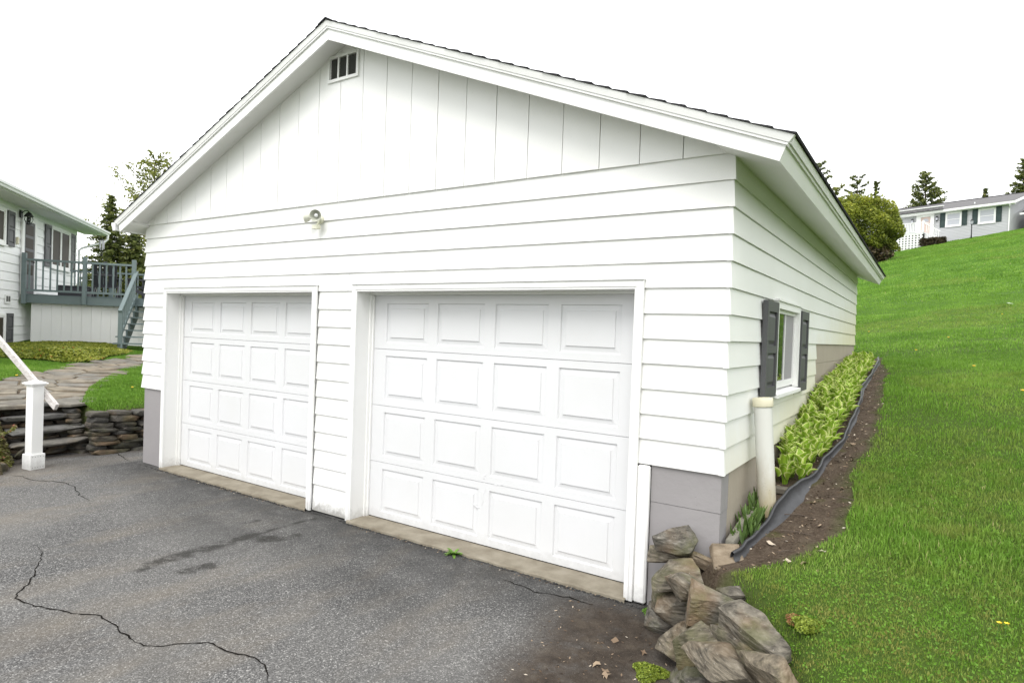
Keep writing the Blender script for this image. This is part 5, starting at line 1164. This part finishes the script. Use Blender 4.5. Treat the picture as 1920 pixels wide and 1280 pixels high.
for i, (x, y, zt, rad, lab, shp) in enumerate(FAR):
    b0 = zb(x, y); conifer('pine_tree', lab, (x, y, b0), zt - b0, rad, 20 + i, M['larch'] if i == 1 else M['conifer'], .25, 70, 6, .26, .0 if i != 3 else .15, shp, .45 if shp < .7 else .1, 'pines on the ridge', 0, 1.0, .2)
# leafless small tree
bt = thing('bare_tree', 'leafless thin-branched tree between the cedar bush and the hill house roof', 'tree', (-2.9, 83.3, zb(-2.9, 83.3)))
mb = MB(); rb = random.Random(8)
def twig(p, d, l, r_, n):
    q = p + d * l; mb.tube([p, (p + q) / 2 + Vector((rb.uniform(-.05, .05), 0, rb.uniform(-.05, .05))) * l, q], [r_, r_ * .8, r_ * .6], 4, False)
    if n:
        for k in range(3): twig(p + d * l * rb.uniform(.5, 1), (d + Vector((rb.uniform(-.6, .6), rb.uniform(-.6, .6), rb.uniform(0, .4)))).normalized(), l * rb.uniform(.5, .75), r_ * .6, n - 1)
for a in (-.35, .1, .45): twig(Vector((0, 0, 0)), Vector((a, .1, 1)).normalized(), 3.6, .12, 4)
mb.obj('branches', M['bare_twig'], bt)

def blob_leaves(n, rx, ry, rz, r_, zmin=-1.0, rough=.18, shell=.35, seed=0):
    d = r_.normal(size=(n, 3)); d /= np.linalg.norm(d, axis=1, keepdims=True); k = 1 - shell * r_.random(n) ** 1.6
    b = 1 + rough * (np.sin(d[:, 0] * 7 + seed) * np.sin(d[:, 1] * 6 + 1) + .6 * np.sin(d[:, 2] * 9 + d[:, 0] * 5 + seed) + .4 * np.sin(d[:, 0] * 17 + d[:, 2] * 13))
    P = d * (k * b)[:, None] * np.array([rx, ry, rz]); lump = b
    return P[P[:, 2] > zmin * rz], lump[P[:, 2] > zmin * rz]
ced = thing('cedar_bush', 'large clipped cedar bush with dead brown foliage underneath beside the hill house', 'bush', (-3.7, 47.1, zb(-3.7, 47.1)))
rc = np.random.default_rng(5); P, lum = blob_leaves(40000, 3.0, 2.4, 2.35, rc, -.62, .10, .30, 3); P2, l2 = blob_leaves(7000, 1.8, 1.7, 1.9, rc, -.5, .14, .35, 8)
P[:, 2] += 2.55; P2 = P2 + np.array([-2.6, .4, 2.2]); sp_ = []
for _ in range(60):
    a = rc.uniform(-2.4, 2.2); h = 2.55 + 2.3 * math.sqrt(max(0, 1 - (a / 3.0) ** 2)); k = rc.uniform(.15, .65); sp_.append(np.stack([a + rc.normal(0, .07, 26), rc.normal(0, .6) + rc.normal(0, .07, 26), h - .15 + np.linspace(0, k, 26)], 1))
PA = np.concatenate([P, P2] + sp_); V_, F_ = leaf_tris(PA, .075, rc, .3, 1.4)
cc = np.clip(.34 + .9 * (np.concatenate([lum, l2, np.ones(len(PA) - len(lum) - len(l2))]) - 1) * 2.2 + rc.normal(0, .20, len(PA)) + .08 * (PA[:, 2] - 2.5) + .10 * (PA[:, 0] < -1.5), 0, 1)
link_mesh('crown', np_mesh('crown', V_, F_, {'c': np.repeat(cc, 4)}), M['cedar'], ced)
P, lum = blob_leaves(11000, 2.45, 2.0, 1.5, rc, -1, .08, .6, 5); P[:, 2] = P[:, 2] * .62 + .92; V_, F_ = leaf_tris(P, .075, rc, .1, 1.5)
link_mesh('dead_foliage', np_mesh('dead_foliage', V_, F_, {'c': np.repeat(np.clip(rc.normal(.4, .22, len(P)), 0, 1), 4)}), M['dead_cedar'], ced)
mb = MB()
for k in range(5): a = k * 1.26; mb.tube([(.5 * math.cos(a), .4 * math.sin(a), -.2), (.8 * math.cos(a), .6 * math.sin(a), 1.0), (1.5 * math.cos(a), 1.0 * math.sin(a), 2.6)], [.09, .07, .03], 6)
mb.obj('trunk', M['bark'], ced)
hg = thing('porch_hedge', 'low brown hedge at the foot of the white porch', 'hedge', (0, 0, 0), FR); q = Vector(FO) + Matrix.Rotation(FR, 3, 'Z') @ Vector((3.75, -2.35, 0)); hg.location = (q.x, q.y, zb(q.x, q.y))
P = rc.uniform(-1, 1, (3500, 3)) * np.array([.95, .35, .32]) + np.array([0, 0, .34]); V_, F_ = leaf_tris(P, .07, rc, .1, 1.2); c = np.clip(rc.normal(.3, .2, len(P)), 0, 1)
link_mesh('foliage', np_mesh('foliage', V_, F_, {'c': np.repeat(c, 4)}), M['dead_cedar'], hg)

# low shrubs in front of the deck skirt
GC = [(-15.6, .30), (-15.339, .907), (-14.788, 1.289), (-14.1, 1.60), (-14.05, 2.05), (-14.35, 2.45), (-14.9, 2.80), (-15.3, 3.30), (-16.0, 3.9), (-17.9, 4.4), (-18.7, 3.8), (-18.6, 2.4), (-18.0, .8)]
rg_ = np.random.default_rng(15); n = 60000; X = rg_.uniform(-18.8, -13.9, n); Y = rg_.uniform(.2, 4.5, n); sd_ = poly_sd(X, Y, GC); k = sd_ < 0; X, Y, sd_ = X[k], Y[k], sd_[k]
hh = (.07 + .15 * sm(-16.2, -14.8, X)) * np.clip(-sd_ / .35, .12, 1) ** .6 * (1 + .28 * wob(X, Y, 5, 51)) * 1.0; Z = land(X, Y) + hh * rg_.uniform(.55, 1.0, len(X)) ** .5 + .01
V_, F_ = leaf_tris(np.stack([X, Y, Z], 1), .036, rg_, .55, 1.0); c = np.clip(.48 + .25 * wob(X, Y, 3, 52) + rg_.normal(0, .2, len(X)), 0, .96); c = np.where((rg_.random(len(X)) < .02) & (wob(X, Y, 2, 53) > .3), 1.0, c)
go = link_mesh('ground_cover', np_mesh('ground_cover', V_, F_, {'c': np.repeat(c, 4)}), M['shrub']); props(go, 'yellow-green leafy ground cover in front of the white deck skirt', 'ground cover', None, 'stuff')
# creeping heath on the bank
n = 42000; X = rg_.uniform(-9.6, -7.7, n); Y = rg_.uniform(-3.4, -1.0, n); sd_ = poly_sd(X, Y, BANK); k = sd_ < .06; X, Y, sd_ = X[k], Y[k], sd_[k]
Z = ground_z(X, Y) + (.10 + .05 * wob(X, Y, 6, 61)) * rg_.random(len(X)) ** .6 * np.clip(-sd_ / .15, .2, 1); V_, F_ = leaf_tris(np.stack([X, Y, Z], 1), .022, rg_, .5, 1.2)
c = np.clip(.50 + .38 * wob(X, Y, 4, 62) + rg_.normal(0, .16, len(X)), 0, .97); c = np.where(rg_.random(len(X)) < .015, 1.0, c)
ho = link_mesh('heath_plants', np_mesh('heath_plants', V_, F_, {'c': np.repeat(c, 4)}), M['heath']); props(ho, 'low green and brown heath covering the bank left of the white post', 'heath', None, 'stuff')
# moss cushions and weeds
def cushion(x, y, rad, h, n, lab, z0=None, mt='moss', col=.55):
    t = thing('moss_cushion', lab, 'moss', (x, y, z0 if z0 is not None else gz1(x, y)))
    r_ = np.random.default_rng(int(abs(x * 100))); a = r_.uniform(0, 6.28, n); q = np.sqrt(r_.random(n)); rr = rad * (1 + .25 * np.sin(3 * a + x)); P = np.stack([rr * q * np.cos(a), rr * q * np.sin(a), h * (1 - q ** 2) * r_.uniform(.5, 1, n) + .004], 1)
    V_, F_ = leaf_tris(P, .0075, r_, .5, 1.0); link_mesh('sprigs', np_mesh('sprigs', V_, F_, {'c': np.repeat(np.clip(r_.normal(col, .2, n), 0, 1), 4)}), M[mt], t)
cushion(-.145, -.85, .095, .045, 2600, 'bright green moss cushion on the dirt beside the boulders', -.03)
cushion(.645, -.74, .085, .035, 2000, 'yellow moss patch in the grass behind the long boulder', None)
cushion(.57, -.66, .055, .035, 900, 'reddish-brown moss tuft in the grass behind the long boulder', None, 'heath', .9)
cushion(-.42, -.11, .06, .035, 900, 'small green tuft at the foot of the corner board', -.03, 'weed', .4)
cushion(-.02, -1.02, .05, .03, 600, 'small ragged tuft on the dirt against the boulder wall', -.03, 'weed', .2)
def weed(x, y, z0, n, l, lab, sd):
    t = thing('weed', lab, 'weed', (x, y, z0)); r = random.Random(sd)
    for k in range(n):
        az = k * 2.4 + r.uniform(-.3, .3); ll = l * r.uniform(.6, 1.15); el = r.uniform(.25, .9); d = Vector((math.cos(az) * math.cos(el), math.sin(az) * math.cos(el), math.sin(el))); s_ = Vector((-math.sin(az), math.cos(az), 0)); vs = []; fs = []
        for i in range(5):
            q = i / 4; c_ = d * ll * q + Vector((0, 0, -.35 * ll * q * q)); w_ = ll * .13 * math.sin(math.pi * (.12 + .86 * q)); vs += [c_ - s_ * w_ + Vector((0, 0, w_ * .3)), c_, c_ + s_ * w_ + Vector((0, 0, w_ * .3))]
        for i in range(4): fs += [(3 * i, 3 * i + 1, 3 * i + 4, 3 * i + 3), (3 * i + 1, 3 * i + 2, 3 * i + 5, 3 * i + 4)]
        m = np_mesh('leaf', vs, fs, {'c': [r.uniform(.2, .9)] * 15}, True); link_mesh('leaf', m, M['weed'], t)
weed(-2.18, -.075, -.03, 22, .10, 'bright green weed sprouting at the sill of the right garage door', 1)
weed(-9.42, .12, .60, 12, .16, 'leafy green weed at the edge of the path above the steps', 2)
def flower(x, y, lab, n=2):
    t = thing('buttercup', lab, 'flower', (x, y, gz1(x, y))); 
    for k in range(n):
        mb = MB(); o = Vector((.028 * k, .012 * k, 0)); mb.tube([o, o + Vector((.003, 0, .05)), o + Vector((.006, 0, .085))], .0012, 5); mb.obj('stem', M['weed_stem'], t)
        mb = MB(); h = o + Vector((.006, 0, .085))
        for p in range(5): a = p * 1.2566; e = Vector((math.cos(a), math.sin(a), .5)) * .011; s_ = Vector((-math.sin(a), math.cos(a), 0)) * .007; mb.add([h, h + e * .6 + s_, h + e, h + e * .6 - s_], [(0, 1, 2, 3)])
        mb.obj('petals', M['yellow'], t)
M['weed_stem'] = m_plain('weed_stem', (0.08, 0.17, 0.03), 0.6)
flower(1.405, -.62, 'pair of yellow buttercups in the grass near the right edge')
for k, (x, y) in enumerate([(1.9, 3.9), (1.6, 6.2), (.9, 8.9), (1.4, 11), (-.2, 14), (2.6, 16), (-9.9, 1.0), (-10.6, 1.6), (-12.0, .1)]):
    t = thing('dandelion', ('tiny yellow dandelion dot in the hillside lawn' if x > -5 else 'tiny yellow dandelion dot in the lawn around the flagstone path'), 'flower', (x, y, gz1(x, y)), 0, 'dandelions in the lawn'); s_ = 1.0
    mb = MB(); mb.tube([(0, 0, .0), (0, 0, .075)], .002, 5); mb.obj('stem', M['weed_stem'], t); mb = MB(); mb.tube([(0, 0, .07), (0, 0, .08), (0, 0, .086)], [.008, .022, .012], 9); mb.obj('head', M['yellow'], t)

o = link_mesh('paper_scrap', np_mesh('paper_scrap', [(-.22, -.05, .03), (.05, -.10, .06), (.25, -.02, .03), (.12, .08, .07), (-.15, .09, .04)], [(0, 1, 4), (1, 3, 4), (1, 2, 3)]), M['paper'], None, loc=(2.86, 19.2, gz1(2.86, 19.2) + .03)); props(o, 'scrap of white paper lying in the grass near the right edge', 'paper')
# litter, twigs and crumbs
def litter(name, label, n, region, size, seed, zoff=.004, mt='litter', flat=.85, zf=None):
    r_ = np.random.default_rng(seed); X = r_.uniform(region[0], region[1], n * 6); Y = r_.uniform(region[2], region[3], n * 6); k = region[4](X, Y); X, Y = X[k][:n], Y[k][:n]
    Z = (zf if zf is not None else ground_z)(X, Y) + zoff; V_, F_ = leaf_tris(np.stack([X, Y, Z], 1), size, r_, flat, 1.3); V_[:, 2] = np.repeat(Z, 4) + (V_[:, 2] - np.repeat(Z, 4)) * .5
    o = link_mesh(name, np_mesh(name, V_, F_, {'c': np.repeat(r_.random(len(X)) ** 1.5, 4)}), M[mt]); props(o, label, 'litter', None, 'stuff')
drz = lambda X, Y: np.full(np.shape(X), -.030)
litter('soil_litter', 'scattered bark flakes and leaf scraps on the bare soil strip', 2600, (0, .78, -.3, 8.2, lambda X, Y: poly_sd(X, Y, BED) < .04), .011, 71)
litter('dirt_litter', 'leaf scraps and grit strewn on the dirt by the boulders', 520, (-1.0, .6, -2.4, -.1, lambda X, Y: (poly_sd(X, Y, DIRT) < .02) & in_poly(X, Y, DRIVE)), .009, 72, .004, 'litter', .85, drz)
litter('sill_litter', 'bits of debris caught along the concrete door sills', 420, (-6.9, -.7, -.12, -.045, lambda X, Y: (X < -4.2) | (X > -3.5)), .008, 73, .004, 'litter', .8, drz)
rk = random.Random(31)
for k in range(26):
    if k < 9: x, y = rk.uniform(-.55, .1), rk.uniform(-1.5, -.3); z_ = -.026
    else: x, y = rk.uniform(.15, .6), rk.uniform(-.2, 2.8); z_ = gz1(x, y) + .006
    if k < 9 and not in_poly(np.array([x]), np.array([y]), DRIVE)[0]: continue
    s_ = rk.uniform(.018, .045); vs = []; n = 8
    for i in range(n): a = i * 6.283 / n; q = s_ * (1 if i % 2 else .55) * rk.uniform(.7, 1.1); vs.append((q * math.cos(a), q * math.sin(a) * .7, rk.uniform(0, .018)))
    vs.append((0, 0, .004)); m = np_mesh('dead_leaf', vs, [(i, (i + 1) % n, n) for i in range(n)], {'c': [rk.uniform(.35, 1)] * 9}); o = link_mesh('dead_leaf', m, M['litter'], None, loc=(x, y, z_)); o.rotation_euler = (rk.uniform(-.3, .3), rk.uniform(-.3, .3), rk.uniform(0, 6))
    props(o, 'crumpled dead leaf on the dirt by the boulders' if k < 9 else 'crumpled dead leaf on the bare soil strip', 'leaf', 'dead leaves on dirt' if k < 9 else 'dead leaves on the soil strip')
for k in range(9):
    x, y = rk.uniform(.3, .62), rk.uniform(-.1, 2.6); z_ = gz1(x, y) + .01; a = rk.uniform(0, 3.14); l = rk.uniform(.05, .14); mb = MB(); mb.tube([(-l * math.cos(a), -l * math.sin(a), 0), (.01, .012, .012), (l * math.cos(a), l * math.sin(a), .004)], [.003, .004, .002], 5)
    o = mb.obj('twig', M['bark']); o.location = (x, y, z_); props(o, 'thin brown twig lying on the bare soil strip', 'twig', 'twigs on the soil strip')
# crumbled asphalt lip along the sills
cm = [hull([(rk.uniform(-1, 1), rk.uniform(-1, 1), rk.uniform(-.7, .7)) for _ in range(9)]) for _ in range(6)]
VV = []; FF = []
for k in range(900):
    x = rk.uniform(-7.55, -.4); y = -.062 - abs(rk.gauss(0, .012))
    if -4.12 < x < -3.55: y = -.036 - abs(rk.gauss(0, .008))
    s_ = rk.uniform(.004, .012); m = cm[k % 6]; a = rk.uniform(0, 6.28); n0 = len(VV)
    for v in m.vertices: VV.append((x + s_ * (v.co.x * math.cos(a) - v.co.y * math.sin(a)), y + s_ * (v.co.x * math.sin(a) + v.co.y * math.cos(a)), -.028 + s_ * v.co.z * .8))
    FF += [tuple(n0 + i for i in p.vertices) for p in m.polygons]
m = bpy.data.meshes.new('asphalt_crumbs'); m.from_pydata(VV, [], FF); o = link_mesh('asphalt_crumbs', m, M['crumb']); props(o, 'crumbled black asphalt edge along the foot of the garage front', 'gravel', None, 'stuff')

# ------------------------------------------------------------------ grass
def blades(X, Y, H_, W_, r_, lean=.5):
    n = len(X); Z = ground_z(X, Y) - .004; az = r_.uniform(0, 6.283, n); ln = lean * r_.uniform(.1, 1, n); fa = r_.uniform(0, 6.283, n)
    dx, dy = np.cos(az) * ln, np.sin(az) * ln; sx, sy = np.cos(fa) * W_ / 2, np.sin(fa) * W_ / 2
    b = np.stack([X, Y, Z], 1); s_ = np.stack([sx, sy, np.zeros(n)], 1)
    m_ = b + np.stack([dx * H_ * .35, dy * H_ * .35, H_ * .62], 1); t_ = b + np.stack([dx * H_, dy * H_, H_ * (1 - .35 * ln)], 1)
    V_ = np.stack([b - s_, b + s_, m_ + s_ * .8, m_ - s_ * .8, t_], 1).reshape(-1, 3); i = np.arange(n)[:, None] * 5
    Fq = np.concatenate([i + np.array([[0, 1, 2]]), i + np.array([[0, 2, 3]]), i + np.array([[3, 2, 4]])], 0); return V_, Fq
cam2 = np.array([CAM.x, CAM.y]); yaw = math.atan2(c_f.y, c_f.x)
def grass(name, label, n, box, d0, d1, h, w_, seed, ok, lean=.6):
    r_ = np.random.default_rng(seed); X = r_.uniform(box[0], box[1], n); Y = r_.uniform(box[2], box[3], n); dd = np.hypot(X - cam2[0], Y - cam2[1])
    an = (np.arctan2(Y - cam2[1], X - cam2[0]) - yaw + math.pi) % (2 * math.pi) - math.pi
    k = (dd > d0) & (dd < d1) & (np.abs(an) < R(50)) & ok(X, Y) ; X, Y = X[k], Y[k]
    cl = 1 + .45 * wob(X, Y, 3.2, 81) + .25 * wob(X, Y, 9, 82); tall = 1 + .5 * np.clip(wob(X, Y, 1.3, 83), 0, 1) + .8 * np.clip(wob(X, Y, 4.5, 86) - .5, 0, 1)
    nearwall = np.clip(1.5 - 2.2 * np.abs(poly_sd(X, Y, DRIVE)), .55, 1) if True else 1
    low = 1 - .40 * sm(1.0, -1.0, Y) * (X > -2)
    H_ = h * np.clip(cl * tall, .45, 2.2) * r_.uniform(.5, 1.25, len(X)) * low; W_ = w_ * r_.uniform(.6, 1.4, len(X))
    V_, F_ = blades(X, Y, H_, W_, r_, lean); c = np.clip(.45 + .22 * wob(X, Y, 2.0, 84) + .20 * wob(X, Y, 6.5, 87) + r_.normal(0, .20, len(X)), 0, .95); c = np.where(r_.random(len(X)) < (.018 if d1 < 7 else .004), 1.0, c)
    dry = np.maximum(sm(.6, -.9, Y), .35 * (wob(X, Y, .9, 88) > .35)) * (X > -2)
    o = link_mesh(name, np_mesh(name, V_, F_, {'c': np.repeat(c, 5), 'dry': np.repeat(dry, 5)}), M['grass']); props(o, label, 'grass', None, 'stuff'); return len(X)
okR = lambda X, Y: (X > -.4) & (poly_sd(X, Y, BED) + .05 * wob(X, Y, 9, 11) > .0) & (poly_sd(X, Y, DRIVE) > np.where(Y < -.25, .36, .14)) & ~((X < 0) & (Y < 8.5))
okL = lambda X, Y: (X < -8.45) & (poly_sd(X, Y, DRIVE) > .10) & (poly_sd(X, Y, PATHP) > .03) & (poly_sd(X, Y, GC) > .0) & (poly_sd(X, Y, BANK) > .05) & ~((X > -9.4) & (Y < -.1)) & (Y > -3)
n1 = grass('lawn_grass', 'short green grass of the lawn nearest the boulders', 420000, (-.3, 6.0, -2.6, 4.2), 0, 6.2, .036, .0042, 91, okR)
n2 = grass('lawn_grass', 'green lawn grass beside the bed and up the slope', 420000, (-.6, 9, 0, 14), 6.2, 13, .038, .0055, 92, okR)
n3 = grass('lawn_grass', 'green lawn grass on the middle of the hillside', 260000, (-5, 10, 8, 30), 13, 27, .042, .0125, 93, lambda X, Y: ((Y > 8.7) | (X > .1)) & (X > -4))
n5 = grass('lawn_grass', 'green lawn grass on the upper hillside below the house', 260000, (-6, 14, 20, 66), 27, 68, .055, .030, 95, lambda X, Y: X > -6)
n4 = grass('lawn_grass', 'green lawn grass around the flagstone path', 420000, (-17.5, -8.4, -2.6, 4.6), 0, 40, .042, .0075, 94, okL)
# clover and broad leaves among the near grass
r_ = np.random.default_rng(97); X = r_.uniform(.1, 2.6, 26000); Y = r_.uniform(-2.2, 2.2, 26000); k = okR(X, Y) & (wob(X, Y, 3.0, 85) > .12); X, Y = X[k], Y[k]; Z = ground_z(X, Y) + r_.uniform(.008, .03, len(X))
V_, F_ = leaf_tris(np.stack([X, Y, Z], 1), .0085, r_, .85, .9); o = link_mesh('clover', np_mesh('clover', V_, F_, {'c': np.repeat(np.clip(r_.normal(.35, .2, len(X)), 0, .9), 4), 'dry': np.zeros(4 * len(X))}), M['grass']); props(o, 'patches of clover leaves among the near lawn grass', 'clover', None, 'stuff')
print('blades', n1, n2, n3, n4, 'hostas', len(spots), 'flags', len(pcs))
